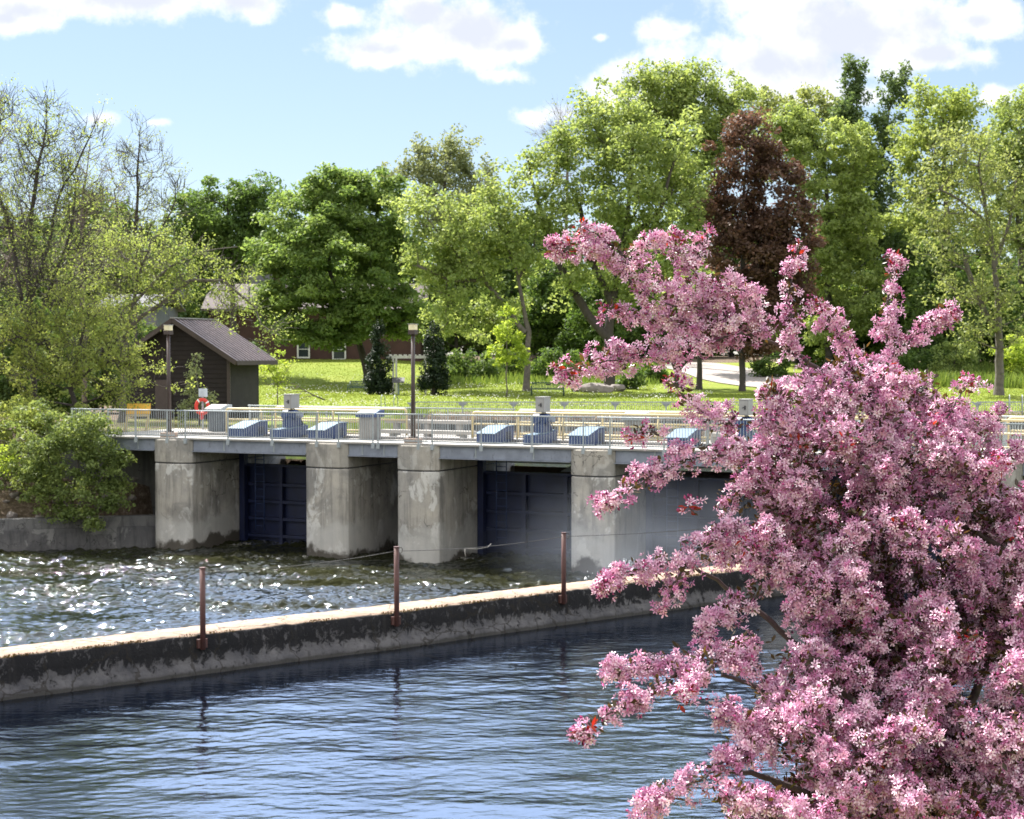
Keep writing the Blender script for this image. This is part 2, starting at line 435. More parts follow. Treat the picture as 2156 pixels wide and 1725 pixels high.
gust = 0.45 + 0.95 * (0.5 + 0.5 * np.sin(WX * 0.33 + 1.1 * np.sin(WY * 0.24)) * np.sin(WY * 0.36 + 0.8 * np.sin(WX * 0.27)))
lee = np.clip((-dside - 0.3) / 5.0, 0.12, 1)
H = C * gust * (1 - turb) * lee + Q * tq
H = H - 0.0
idx = np.arange(WX.size).reshape(WX.shape)
FF = np.stack([idx[:-1, :-1], idx[:-1, 1:], idx[1:, 1:], idx[1:, :-1]], -1).reshape(-1, 4)
V = np.stack([WX, WY, H], -1).reshape(-1, 3)
m, g, out = new_mat('river_water')
pos = g('ShaderNodeNewGeometry').outputs['Position']
tb = g('ShaderNodeAttribute', attribute_name='turb').outputs['Fac']
fine = g.noise(g.scaled(pos, (7.0, 13.0, 6.0)), 1.0, 3, 0.6)
fine2 = g.noise(g.scaled(pos, (2.2, 5.5, 2.0)), 1.0, 3, 0.5)
hgt = g.math('ADD', g.math('MULTIPLY', fine, 0.35), fine2)
bs = g('ShaderNodeBump'); bs.inputs['Distance'].default_value = 0.05; g.l.new(hgt, bs.inputs['Height'])
g.l.new(g.math('ADD', 0.22, g.math('MULTIPLY', tb, 0.62)), bs.inputs['Strength'])
deep = g.mix(tb, (0.0008, 0.002, 0.005), (0.018, 0.019, 0.009))
b = g('ShaderNodeBsdfPrincipled', i={'Base Color': deep, 'Roughness': 0.04, 'IOR': 2.9, 'Specular Tint': (0.70, 0.82, 1.0, 1.0), 'Specular IOR Level': 0.5})
g.l.new(g.math('SUBTRACT', 2.9, g.math('MULTIPLY', tb, 1.55)), b.inputs['IOR'])
g.l.new(bs.outputs[0], b.inputs['Normal'])
g.l.new(b.outputs[0], out.inputs[0])
M_WATER = m
river = np_mesh('river', V, FF, m, pattr={'turb': tq.ravel()}, smooth=True)
tag(river, 'dark blue river water, choppy and glittering below the dam, rippled nearer', 'river', kind='structure')
om = MB()
for x0, x1, y0, y1 in ((-60, wx[0], 15, 75), (wx[-1], 60, 15, 75)): om.add([(x0, y0, 0), (x1, y0, 0), (x1, y1, 0), (x0, y1, 0)], [(0, 1, 2, 3)])
oo = om.build('river_margin', M_WATER); tag(oo, 'river water continuing past both sides of the view', 'river', kind='structure')
# reservoir above the dam
a = [DF(-2, -6.2, 3.2), DF(52, -6.2, 3.2)]
rp = MB().add([a[0], a[1], Vector((a[1].x + 6, 92, 3.2)), Vector((-16, 92, 3.2))], [(0, 1, 2, 3)])
m, g, out = new_mat('reservoir_water')
pos = g('ShaderNodeNewGeometry').outputs['Position']
b = g('ShaderNodeBsdfPrincipled', i={'Base Color': (0.015, 0.025, 0.03), 'Roughness': 0.05, 'IOR': 1.333})
g.l.new(g.bump(g.noise(g.scaled(pos, (2, 4, 2)), 1.0, 4), 0.3, 0.05), b.inputs['Normal']); g.l.new(b.outputs[0], out.inputs[0])
ro = rp.build('reservoir_water', m); tag(ro, 'calm water held back above the dam, glimpsed through its railings', 'water', kind='structure')
# ------------------------------------------------------------------ dam
M_CONC = concrete('pier_concrete', (0.285, 0.275, 0.26), (0.47, 0.435, 0.38), 0.8)
M_CONC2 = concrete('pier_head_concrete', (0.28, 0.27, 0.25), (0.45, 0.415, 0.36), 0.35, algae=False)
M_ABUT = concrete('abutment_concrete', (0.10, 0.10, 0.105), (0.16, 0.155, 0.15), 0.1, algae=False)
M_DECK = plain('deck_concrete', (0.34, 0.325, 0.305), 0.85, var=0.15, scale=2.0, bump=0.2, dirt=(0.33, 0.31, 0.28))
M_GIRD = plain('girder_paint', (0.235, 0.26, 0.315), 0.55, var=0.2, scale=2.5, dirt=(0.12, 0.125, 0.14))
M_GALV = plain('galvanised_steel', (0.32, 0.355, 0.37), 0.45, 0.0, var=0.15, scale=6)
M_YEL = plain('yellow_paint', (0.50, 0.42, 0.235), 0.45, var=0.1, scale=5, dirt=(0.6, 0.42, 0.15))
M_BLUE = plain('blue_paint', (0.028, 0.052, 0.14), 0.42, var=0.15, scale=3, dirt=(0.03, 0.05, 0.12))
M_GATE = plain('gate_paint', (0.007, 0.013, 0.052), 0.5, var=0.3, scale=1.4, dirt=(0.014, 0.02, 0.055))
M_GREYP = plain('grey_paint', (0.27, 0.265, 0.255), 0.5, var=0.1, scale=4, dirt=(0.3, 0.29, 0.28))
M_BROWN = plain('lamp_bronze', (0.055, 0.036, 0.03), 0.5, var=0.15, scale=4)
M_PINKC = plain('lamp_base_concrete', (0.33, 0.25, 0.20), 0.9, var=0.2, scale=5, bump=0.3)
M_DARK = plain('dark_metal', (0.03, 0.03, 0.035), 0.5)
M_GRATE = plain('walkway_grating', (0.20, 0.19, 0.185), 0.7, 0.2, var=0.3, scale=6)
M_RUST = plain('rusty_post_paint', (0.085, 0.035, 0.03), 0.6, var=0.3, scale=5, dirt=(0.05, 0.028, 0.026))

dam = empty('dam', DF(0, 0, 0), 'concrete river dam of rounded grey piers carrying a pale deck over blue gates', 'dam')
PF = 0.42
def pier(s0, s1, back=-6.6):
    def foot(gr, z, bulge=0.11):
        pts = []
        for k in range(13):
            t = k / 12
            pts.append(DF(s0 - gr + (s1 - s0 + 2 * gr) * t, PF + gr - 0.12 * abs(2 * t - 1) ** 5 + bulge * (1 - (2 * t - 1) ** 2), z))
        return pts + [DF(s1 + gr, back, z), DF(s0 - gr, back, z)]
    body = MB().prism(foot(0, -1.5)[::-1], (0, 0, 4.88)).build('pier', M_CONC, dam, 0.05)
    MB().prism(foot(-0.035, 3.38)[::-1], (0, 0, 0.04)).build('joint', M_DARK, body)
    MB().prism(foot(0.004, 3.42)[::-1], (0, 0, 0.90)).build('pier_head', M_CONC2, body, 0.03)
    return s0, s1
PU = [(322, 402), (641, 730), (834, 922), (1200, 1292)]
PS = [pier(SU(a, PF, 3.5), SU(b, PF, 3.5)) for a, b in PU]
gap_g = PS[1][0] - PS[0][1]; gap_n = PS[2][0] - PS[1][1]; pw = PS[3][1] - PS[3][0]
gap_g2 = PS[3][0] - PS[2][1]
S = PS[3][1] + gap_g2
while S < 44:
    PS.append(pier(S, S + pw)); S += pw + gap_g2
END = PS[-1][1] + 3
# abutment at the left end and deck
MB().prism([DF(-3.2, 0.0, -1.5), DF(PS[0][0] - 0.6, -2.6, -1.5), DF(PS[0][0] - 0.6, -7, -1.5), DF(-3.2, -7, -1.5)][::-1], (0, 0, 5.7)).build('abutment', M_ABUT, dam, 0.03)
dk = MB().box(DF(END / 2 - 0.6, -2.95, 4.36), END + 1.2, 6.7, 0.08, (T, NRM, Vector((0, 0, 1)))).build('deck', M_DECK, dam, 0.01)
spans = [(-0.5, PS[0][0])] + [(PS[i][1], PS[i + 1][0]) for i in range(len(PS) - 1)] + [(PS[-1][1], END)]
for a, b in spans:
    gd = MB().box(DF((a + b) / 2, 0.14, 4.105), b - a - 0.02, 0.24, 0.43, (T, NRM, Vector((0, 0, 1))))
    MB().box(DF((a + b) / 2, -6.0, 4.105), b - a - 0.02, 0.24, 0.43, (T, NRM, Vector((0, 0, 1)))).build('girder', M_GIRD, dam, 0.006)
    o = gd.build('girder', M_GIRD, dam, 0.006)
    MB().box(DF((a + b) / 2, 0.19, 3.872), b - a - 0.02, 0.36, 0.03, (T, NRM, Vector((0, 0, 1)))).build('flange', M_GIRD, o)
    for k in (0.28, 0.72): MB().box(DF(a + (b - a) * k, 0.265, 4.11), 0.05, 0.02, 0.40, (T, NRM, Vector((0, 0, 1)))).build('seam_cover', M_GALV, o)

# ------------------------------------------------------------------ sluice gates
gates = [(PS[0][1], PS[1][0], 'leftmost'), (PS[2][1], PS[3][0], 'middle')] + [(PS[i][1], PS[i + 1][0], 'far') for i in range(3, len(PS) - 1)]
glab = ['dark blue ribbed sluice gate deep in shade, with ladder, between the leftmost two piers',
        'blue ribbed sluice gate veiled by spray, in the bay above the tallest rusty post',
        'hazy blue sluice gate half hidden behind the tips of the pink blossom']
AX = (T, NRM, Vector((0, 0, 1)))
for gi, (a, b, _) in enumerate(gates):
    if gi > 2: lab = 'blue ribbed sluice gate standing in a bay behind the blossoming tree'
    else: lab = glab[gi]
    c = (a + b) / 2; wd = b - a
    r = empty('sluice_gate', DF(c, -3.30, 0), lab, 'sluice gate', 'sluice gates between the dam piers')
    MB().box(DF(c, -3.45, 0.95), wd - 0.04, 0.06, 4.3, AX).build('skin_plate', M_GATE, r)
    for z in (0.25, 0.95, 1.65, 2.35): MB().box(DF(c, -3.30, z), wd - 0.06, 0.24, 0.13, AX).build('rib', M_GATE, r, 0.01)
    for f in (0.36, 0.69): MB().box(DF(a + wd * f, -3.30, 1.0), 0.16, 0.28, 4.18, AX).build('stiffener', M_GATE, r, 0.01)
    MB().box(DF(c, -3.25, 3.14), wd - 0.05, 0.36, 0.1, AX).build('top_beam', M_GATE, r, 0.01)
    MB().box(DF(c + 0.1, -3.85, 3.52), wd - 0.3, 0.14, 0.06, AX).build('crest_bar', M_GALV, r)  # pale steel stands in for sunlight along the beam top
    pl_ = MB().add([DF(c + wd * 0.12, -3.60, 3.22), DF(b - 0.06, -3.60, 3.22), DF(b - 0.06, -3.82, 3.48), DF(c + wd * 0.2, -3.82, 3.48)], [(0, 1, 2, 3)])  # tilted pale plate added for the lit strip above the gate
    so_ = pl_.build('pale_lit_plate', M_GALV, r); md = so_.modifiers.new('thick', 'SOLIDIFY'); md.thickness = 0.02
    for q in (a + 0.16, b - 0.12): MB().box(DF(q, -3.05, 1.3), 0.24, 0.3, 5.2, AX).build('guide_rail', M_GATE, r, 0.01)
    ld = MB()
    for q in (0.17, 0.25): ld.tube([DF(a + wd * q, -2.82, 3.85), DF(a + wd * q, -2.82, 0.5)], 0.022, 6)
    for z in np.arange(0.7, 3.6, 0.3): ld.tube([DF(a + wd * 0.17, -2.82, z), DF(a + wd * 0.25, -2.82, z)], 0.014, 5)
    ld.build('ladder', M_BLUE, r)

# ------------------------------------------------------------------ railings
def railing(name, s0, s1, n, posts, lab, group, h=1.07, base=4.4, mat=None, step=0.105, drop=True, cat='railing', gus=False):
    mat = mat or M_GALV
    r = empty(name, DF(s0, n, base), lab, cat, group)
    MB().tube([DF(s0, n, base + h), DF(s1, n, base + h)], 0.026, 8).build('top_rail', mat, r)
    MB().bar(DF(s0, n, base + 0.09), DF(s1, n, base + 0.09), 0.03, 0.045).build('bottom_rail', mat, r)
    bl = MB()
    for s in np.arange(s0 + step / 2, s1, step): bl.bar(DF(s, n, base + 0.1), DF(s, n, base + h - 0.02), 0.019, 0.019)
    bl.build('baluster_panel', mat, r)
    for s in posts:
        p = MB().bar(DF(s, n, base - (0.22 if drop else 0.0)), DF(s, n, base + h - 0.01), 0.055, 0.055)
        if drop: p.box(DF(s, n - 0.0, base - 0.12), 0.12, 0.07, 0.2, AX)
        if gus: p.add([DF(s - 0.2, n, base + h - 0.03), DF(s + 0.2, n, base + h - 0.03), DF(s, n, base + h - 0.3)], [(0, 1, 2)])
        p.build('post', mat, r)
NR = 0.5
secs = [((150, 222), (152, 190), 'short grey railing running into the bushes at the left end of the dam'),
        ((226, 368), (228, 286, 352), 'grey railing beside the yellow board and the lamp on the first pier'),
        ((373, 700), (390, 480, 573, 667), 'long grey railing before the first pair of blue housings'),
        ((705, 788), (713, 785), 'short grey railing panel before the white kiosk with blue cap'),
        ((793, 902), (796, 881), 'grey railing panel directly beside the lamp nearer the middle'),
        ((907, 1252), (910, 1013, 1120, 1228), 'long grey railing before the second pair of blue housings'),
        ((1257, 1500), (1284, 1398, 1490), 'grey railing whose right end disappears behind the blossom'),
        ((1505, 1800), (1510, 1630, 1750), 'grey railing wholly screened by the pink tree'),
        ((1806, 2240), (1810, 1950, 2080, 2200), 'grey railing at the right edge, beyond the blossom')]
for (a, b), ps, lab in secs:
    railing('guard_railing', SU(a, NR), SU(b, NR), NR, [SU(q, NR) for q in ps], lab, 'grey railings along the near edge of the dam deck')
railing('guard_railing', 2.6, 15.2, -6.15, list(np.arange(2.7, 15.2, 1.9)), 'grey railing along the far edge of the deck, behind the white kiosk', 'grey railings along the far edge of the dam deck')
railing('guard_railing', 15.4, 30, -6.15, list(np.arange(15.5, 30, 1.9)), 'far-edge deck railing behind the second grey control box', 'grey railings along the far edge of the dam deck')
railing('guard_railing', 30.2, END, -6.15, list(np.arange(30.3, END, 1.9)), 'far-edge deck railing at the right, beyond the blossom', 'grey railings along the far edge of the dam deck')

# yellow pipe guards round the hoists
def yellow(s0, s1, n, lab, rad=0.045, mids=(0.62, 0.16), ph=1.06):
    r = empty('yellow_guardrail', DF(s0, n, 4.4), lab, 'guardrail', 'yellow pipe guardrails on the dam deck')
    z = 4.4
    c = 0.14
    pts = [DF(s0, n, z)] + [DF(s0 + c * (1 - math.cos(t)), n, z + ph - c + c * math.sin(t)) for t in np.linspace(0, math.pi / 2, 6)] + \
          [DF(s1 - c * (1 - math.cos(t)), n, z + ph - c + c * math.sin(t)) for t in np.linspace(math.pi / 2, 0, 6)] + [DF(s1, n, z)]
    MB().tube(pts, rad, 10).build('top_rail', M_YEL, r)
    for q in mids: MB().tube([DF(s0, n, z + q), DF(s1, n, z + q)], rad * 0.8, 8).build('mid_rail', M_YEL, r)
    for s in np.linspace(s0, s1, max(3, int((s1 - s0) / 1.6) + 1))[1:-1]:
        p = MB().tube([DF(s, n, z), DF(s, n, z + ph)], rad * 0.95, 8).box(DF(s, n, z + 0.02), 0.18, 0.16, 0.03, AX); p.build('post', M_YEL, r)
for a, b, lab in ((488, 790, 'left'), (1004, 1497, 'middle'), (1530, 1990, 'hidden'), (2050, 2330, 'right')):
    s0, s1 = SU(a, -3.0, 5.2), SU(b, -3.0, 5.2)
    L1 = {'left': 'yellow pipe guardrail behind the first blue housings, on the side towards us', 'middle': 'long yellow pipe guardrail behind the second blue housings, on the side towards us',
          'hidden': 'yellow pipe guardrail on the deck masked by the blossom', 'right': 'yellow pipe guardrail at the right edge of the dam beyond the blossom'}[lab]
    yellow(s0, s1, -2.6, L1)
    yellow(s0 + 0.9, s1 + 0.4, -4.9, L1.replace('on the side towards us', 'on the far side of the deck').replace('masked', 'far side, masked').replace('guardrail at the right', 'guardrail, far side, at the right'))
# hoist machinery: two wedge housings, a tray with gearbox pedestal and a grey control box per gate
def wedge(s, n, L, W, hb, ht, lab):
    r = empty('hoist_housing', DF(s, n, 4.4), lab, 'housing', 'blue wedge-topped housings on the dam deck')
    prof = [(-W / 2, 0), (W / 2, 0), (W / 2, hb), (-W * 0.12, ht), (-W / 2, ht)]      # (n, z): low front, high back
    q = 0.08
    body = MB().prism([DF(s - L / 2, n + a, 4.4 + z) for a, z in ((-W / 2, 0), (W / 2, 0), (W / 2, hb - .03), (-W * 0.12, ht - .03), (-W / 2, ht - .03))], T * L)
    body.build('body', M_BLUE, r, 0.02)
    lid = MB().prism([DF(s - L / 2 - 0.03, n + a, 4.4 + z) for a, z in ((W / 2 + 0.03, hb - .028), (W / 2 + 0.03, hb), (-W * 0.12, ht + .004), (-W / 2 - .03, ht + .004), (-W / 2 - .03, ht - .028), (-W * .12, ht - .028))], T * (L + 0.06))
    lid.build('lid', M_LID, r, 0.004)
    vt = MB()
    for k in range(5): vt.box(DF(s + L / 2 + .006, n - W * .22, 4.4 + .14 + k * .06), .012, .42, .03, AX)
    vt.build('vent', M_DARK, r)
    for k in (-.7, 0.1): MB().tube([DF(s + L * .5 + .02, n + W * .3 * k, 4.4 + .02), DF(s + L * .5 + .02, n + W * .3 * k, 4.4 + .05)], .03, 6).build('anchor_bolt', M_GALV, r)
    for k in (-0.3, 0.3): MB().tube([DF(s + L * k - .07, n - W * .3, 4.4 + ht), DF(s + L * k - .07, n - W * .3, 4.46 + ht), DF(s + L * k + .07, n - W * .3, 4.46 + ht), DF(s + L * k + .07, n - W * .3, 4.4 + ht)], 0.012, 5).build('handle', M_DARK, r)
M_LID = plain('sunlit_blue_lid', (0.115, 0.175, 0.235), 0.45, var=0.12, scale=3)  # paler than the bodies: sunlight on the tops put into the colour
def tray(s, n, lab):
    r = empty('hoist_drive', DF(s, n, 4.4), lab, 'hoist', 'blue gate hoist drives on the dam deck')
    MB().prism([DF(s - .24, n + a, 4.4 + z) for a, z in ((.75, 0), (-1.35, 0), (-1.35, .47), (-.7, .40), (-.1, .34), (.75, .36))], T * .48).build('tray', M_BLUE, r, 0.02)
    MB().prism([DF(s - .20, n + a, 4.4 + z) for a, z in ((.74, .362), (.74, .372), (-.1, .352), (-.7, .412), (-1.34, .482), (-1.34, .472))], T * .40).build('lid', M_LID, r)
    MB().prism([DF(s - .17, n + a, 4.4 + z) for a, z in ((-.1, .36), (-1.15, .44), (-.62, 1.02), (-.1, 1.02))], T * .34).build('pedestal', M_BLUE, r, 0.02)
    gb = MB().tube([DF(s - 0.3, n - 0.4, 5.3), DF(s + 0.3, n - 0.4, 5.3)], [0.19, 0.21], 14)
    gb.tube([DF(s - 0.02, n - 0.1, 5.3), DF(s - 0.02, n + 0.08, 5.3)], 0.14, 12)
    gb.build('gearbox', M_BLUE, r, 0.02)
    MB().tube([DF(s + .06, n - .55, 5.55), DF(s + .28, n - .6, 5.3), DF(s + .26, n - .9, 4.95), DF(s + .2, n - 1.25, 4.86)], .025, 6).build('conduit', M_DARK, r)
    MB().tube([DF(s + .3, n - .4, 5.3), DF(s + .52, n - .4, 5.3)], .12, 12).build('motor', M_GIRD, r, .01)
    c = empty('control_box', DF(s + 0.06, n - 0.4, 5.36), lab.replace('blue gate hoist drive', 'grey electrical control cabinet above the hoist drive'), 'control cabinet', 'grey control cabinets on the dam')
    zb = 5.55
    MB().tube([DF(s + 0.06, n - 0.4, 5.4), DF(s + 0.06, n - 0.4, zb)], 0.05, 8).build('stem', M_YEL, c)
    MB().box(DF(s + 0.06, n - 0.4, zb + 0.27), 0.34, 0.62, 0.54, AX).build('cabinet', M_GREYP, c, 0.012)
    MB().box(DF(s + 0.06, n - 0.08, zb + 0.27), 0.29, 0.02, 0.48, AX).build('door', M_GREYP, c, 0.005)
    MB().box(DF(s + 0.06, n - 0.4, zb + 0.555), 0.38, 0.66, 0.025, AX).build('rain_cap', M_GREYP, c, 0.004)
    MB().box(DF(s + 0.12, n - 0.06, zb + 0.27), 0.05, 0.03, 0.14, AX).tube([DF(s + 0.02, n - 0.05, zb + 0.26), DF(s + 0.12, n - 0.05, zb + 0.29)], 0.014, 6).build('latch', M_DARK, c)
NH = -0.95
wl = ['left', 'left', 'mid', 'mid', 'right', 'right', 'edge', 'edge']
WL_ = [(517, 'blue wedge-topped housing at the left end of the deck machinery'), (685, 'blue wedge-topped housing beside the white kiosk'),
       (1040, 'blue wedge-topped housing right of the second lamp'), (1234, 'blue wedge-topped housing above the fourth pier'),
       (1440, 'blue wedge-topped housing half behind a blossom tip'), (1680, 'blue wedge-topped housing covered by the pink tree')]
for i, (u, lab) in enumerate(WL_): wedge(SU(u, NH) - .1, NH - .35, 0.72 if i % 2 == 0 else 0.74, 1.75, 0.38, 0.62, lab)
for u, lab in ((600, 'blue gate hoist drive between the first two housings'), (1131, 'blue gate hoist drive between the housings right of the second lamp'), (1560, 'blue gate hoist drive hidden behind the blossom')):
    tray(SU(u, NH) , NH, lab)
# kiosks
def kiosk(u, n, lab, blue):
    s = SU(u, n)
    r = empty('kiosk', DF(s, n, 4.4), lab, 'kiosk')
    b = MB()
    b.box(DF(s, n, 4.4 + 0.43), 0.62, 0.62, 0.86, AX)
    for k in np.arange(-0.27, 0.3, 0.09):
        b.box(DF(s + k, n + 0.32, 4.4 + 0.42), 0.04, 0.02, 0.8, AX); b.box(DF(s + 0.32, n + k, 4.4 + 0.42), 0.02, 0.04, 0.8, AX)
    b.build('body', M_GREYP, r, 0.006)
    cp = MB().prism([DF(s - 0.42, n + a, 4.4 + z) for a, z in ((0.42, 0.86), (0.42, 0.98), (-0.1, 1.13), (-0.42, 1.13), (-0.42, 0.86))], T * 0.84)
    cp.build('cap', M_BLUE if blue else M_GALV, r, 0.012)
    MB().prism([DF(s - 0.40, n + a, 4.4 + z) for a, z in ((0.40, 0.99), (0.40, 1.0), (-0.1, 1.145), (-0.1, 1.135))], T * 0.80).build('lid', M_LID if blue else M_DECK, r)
kiosk(779, -1.5, 'pale ribbed kiosk with a sloping blue cap between the two machinery groups', True)
kiosk(1338, -3.0, 'plain grey kiosk behind the railing near the blossom edge', False)
M_KEEP, M_GREYP = M_GREYP, plain('slate_paint', (0.11, 0.125, 0.145), .6, var=.15, scale=4)
kiosk(460, -4.8, 'grey ribbed kiosk near the lifebuoy at the left of the deck', False)
M_GREYP = M_KEEP
# second walkway slabs seen through the railings
for i, (a, b, n, z, lab) in enumerate(((805, 1000, -3.6, 4.62, 'pale concrete beam lying on the deck left of the second machinery group'), (815, 990, -5.2, 4.95, 'higher pale concrete beam at the back of the deck behind the lamp'),
                                       (1500, 1530, -4.4, 4.7, 'short pale concrete beam on the deck near the blossom'))):
    s0, s1 = SU(a, n), SU(b, n)
    r = empty('concrete_beam', DF(s0, n, 4.4), lab, 'beam')
    MB().box(DF((s0 + s1) / 2, n, z), s1 - s0, 0.42, 0.14, AX).build('slab', M_DECK, r, 0.01)
    for q in (0.12, 0.5, 0.88): MB().box(DF(s0 + (s1 - s0) * q, n, (4.4 + z - 0.07) / 2), 0.2, 0.3, z - 0.07 - 4.4, AX).build('support', M_GREYP, r)
gr = MB()
for n in (-1.9, -2.15, -2.4): gr.box(DF(20, n, 4.44), 36, 0.09, 0.09, AX)
go = gr.build('hoist_track', M_GRATE); tag(go, 'dark steel rails running along the deck behind the blue housings', 'rail track')

# ------------------------------------------------------------------ lamps
M_LAMPG, g_, o_ = new_mat('lamp_acrylic')
b_ = g_('ShaderNodeBsdfPrincipled', i={'Base Color': (0.85, 0.80, 0.62, 1), 'Roughness': 0.35}); t_ = g_('ShaderNodeBsdfTranslucent', i={'Color': (0.9, 0.85, 0.66, 1)})
x_ = g_('ShaderNodeMixShader', i={0: 0.5, 1: b_.outputs[0], 2: t_.outputs[0]}); g_.l.new(x_.outputs[0], o_.inputs[0])
def lamp(u, vt, lab):
    n = 0.05
    s = SU(u, n); c = DF(s, n, 4.4)
    r = empty('street_lamp', c, lab, 'street lamp', 'square-headed brown lamps on the dam')
    MB().box(c + Vector((0, 0, 0.08)), 0.52, 0.52, 0.2, AX).build('plinth', M_PINKC, r, 0.03)
    MB().box(c + Vector((0, 0, 0.2)), 0.26, 0.26, 0.08, AX).build('base_plate', M_BROWN, r, 0.01)
    D = c.y; top = P(u, vt, D).z
    MB().tube([c + Vector((0, 0, 0.2)), Vector((c.x, c.y, top - 0.38))], [0.085, 0.07], 12).build('pole', M_BROWN, r)
    h = MB().box(Vector((c.x, c.y, top - 0.31)), 0.28, 0.28, 0.16, AX); h.build('collar', M_BROWN, r, 0.01)
    MB().box(Vector((c.x, c.y, top - 0.125)), 0.25, 0.25, 0.2, AX).build('lens', M_LAMPG, r, 0.01)
    MB().box(Vector((c.x, c.y, top - 0.012)), 0.29, 0.29, 0.025, AX).build('cap', M_GREYP, r, 0.004)
lamp(356, 684, 'brown square-headed lamp standing before the dark shed')
lamp(870, 682, 'brown square-headed lamp standing before the white pergola')

# ------------------------------------------------------------------ far fence, banks and walls
def fence(u0, u1, D, zt, zb, lab, gap=2.9, panel=True):
    p0, p1 = P(u0, 850, D), P(u1, 850, D)
    r = empty('bank_fence', (p0.x, D, zb), lab, 'fence', 'grey fences along the far bank')
    X0, X1 = p0.x, p1.x
    MB().bar((X0, D, zt), (X1, D, zt), 0.05, 0.06).build('top_rail', M_GALV, r)
    MB().bar((X0, D, zt - 0.16), (X1, D, zt - 0.16), 0.03, 0.03).build('mid_rail', M_GALV, r)
    MB().bar((X0, D, zb + 0.1), (X1, D, zb + 0.1), 0.03, 0.04).build('bottom_rail', M_GALV, r)
    bl = MB()
    for x in np.arange(X0, X1, 0.13): bl.bar((x, D, zb + 0.1), (x, D, zt - 0.02), 0.02, 0.02)
    bl.build('baluster_panel', M_GALV, r)
    for x in np.arange(X0 + 0.05, X1, gap):
        p = MB().bar((x, D, zb - 0.1), (x, D, zt + 0.02), 0.07, 0.07).prism([(x - 0.3, D - .015, zt - .02), (x + 0.3, D - .015, zt - .02), (x, D - .015, zt - 0.32)], (0, 0.03, 0)); p.build('post', M_GALV, r)
fence(865, 1515, 92.0, 4.98, 4.0, 'grey fence along the far bank in front of the lawn and benches')
fence(1520, 2050, 92.0, 4.98, 4.0, 'grey bank fence running behind the pink blossom')
fence(2056, 2320, 92.0, 4.98, 4.0, 'grey bank fence at the right edge below the ash tree')
fence(445, 860, 90.3, 4.66, 3.8, 'lower grey fence along the far bank below the shed lawn')
bw = MB().box((25, 89.6, 2.6), 76, 0.5, 2.9).build('reservoir_wall', M_ABUT, None, 0.02); tag(bw, 'low concrete wall holding the far bank below the grey fence', 'retaining wall')
a_, b_ = DF(1.0, -7.0, 0), Vector((RESX - 0.1, 89.6, 0))
sw = MB().bar((RESX - 0.1, DF(4, -7, 0).y, 2.8), (RESX - 0.1, 89.6, 2.8), 0.5, 3.0).build('bank_wall', M_ABUT, None, 0.02); tag(sw, 'concrete wall along the left side of the water above the dam', 'retaining wall')
M_RETW = concrete('bank_wall_concrete', (0.07, 0.07, 0.075), (0.125, 0.12, 0.12), 0.15, algae=False)
# left retaining wall: lower footing and set-back upper course
rwb = empty('retaining_wall', RW0, 'low grey concrete retaining wall along the left bank under overhanging bushes', 'retaining wall')
nrw = Vector((RWT.y, -RWT.x, 0))
A0, A1 = RW0 - RWT * 14, RW1 + RWT * 1.2
def rwp(p, o, z): q = p + nrw * o; return Vector((q.x, q.y, z))
MB().prism([rwp(A0, 0.45, -1.5), rwp(A0, 0.45, 0.06), rwp(A0, 0.36, 0.82), rwp(A0, -0.4, 0.82), rwp(A0, -0.4, -1.5)], A1 - A0).build('footing', M_RETW, rwb, 0.03)
MB().prism([rwp(A0, 0.22, 0.81), rwp(A0, 0.16, 1.22), rwp(A0, -0.35, 1.22), rwp(A0, -0.35, 0.81)], A1 - A0).build('coping', M_ABUT, rwb, 0.02)

# ------------------------------------------------------------------ weir wall with posts and cable
m, g, out = new_mat('weir_concrete')
pos = g('ShaderNodeNewGeometry').outputs['Position']; nrm = g('ShaderNodeNewGeometry').outputs['Normal']
zz = g('ShaderNodeSeparateXYZ', i={0: pos}).outputs[2]; nz = g('ShaderNodeSeparateXYZ', i={0: nrm}).outputs[2]
n1 = g.noise(pos, 1.6, 6, 0.65)
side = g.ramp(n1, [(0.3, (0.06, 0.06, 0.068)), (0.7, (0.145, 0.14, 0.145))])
lich = g.noise(g.scaled(pos, (1, 1, 0.75)), 4.2, 10, 0.78, 0.6)
hz = g.smooth(zz, 0.18, 0.55)
lf = g.smooth(g.math('ADD', lich, g.math('MULTIPLY', g.math('SUBTRACT', hz, 0.7), 0.17)), 0.45, 0.515)
side = g.mix(g.math('MULTIPLY', lf, 0.93), side, (0.012, 0.012, 0.014))
drip = g.noise(g.scaled(pos, (7, 7, 0.5)), 1.0, 5, 0.65)
side = g.mix(g.math('MULTIPLY', g.smooth(drip, 0.52, 0.7), 0.6), side, (0.035, 0.033, 0.033))
wet = g.smooth(g.math('ADD', zz, g.math('MULTIPLY', g.math('SUBTRACT', g.noise(pos, 2, 5), 0.5), 0.15)), 0.12, 0.06)
side = g.mix(g.math('MULTIPLY', wet, 0.8), side, (0.05, 0.048, 0.045))
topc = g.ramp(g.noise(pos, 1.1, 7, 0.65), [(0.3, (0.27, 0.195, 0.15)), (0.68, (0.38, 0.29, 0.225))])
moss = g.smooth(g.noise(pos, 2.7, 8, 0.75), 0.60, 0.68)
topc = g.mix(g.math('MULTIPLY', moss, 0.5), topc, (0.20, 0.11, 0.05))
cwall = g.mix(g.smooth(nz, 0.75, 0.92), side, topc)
vx = g('ShaderNodeTexVoronoi', feature='DISTANCE_TO_EDGE'); vx.inputs['Scale'].default_value = .55
wn = g('ShaderNodeTexNoise'); wn.inputs['Scale'].default_value = 3.0; wn.inputs['Detail'].default_value = 6; g.l.new(pos, wn.inputs['Vector'])
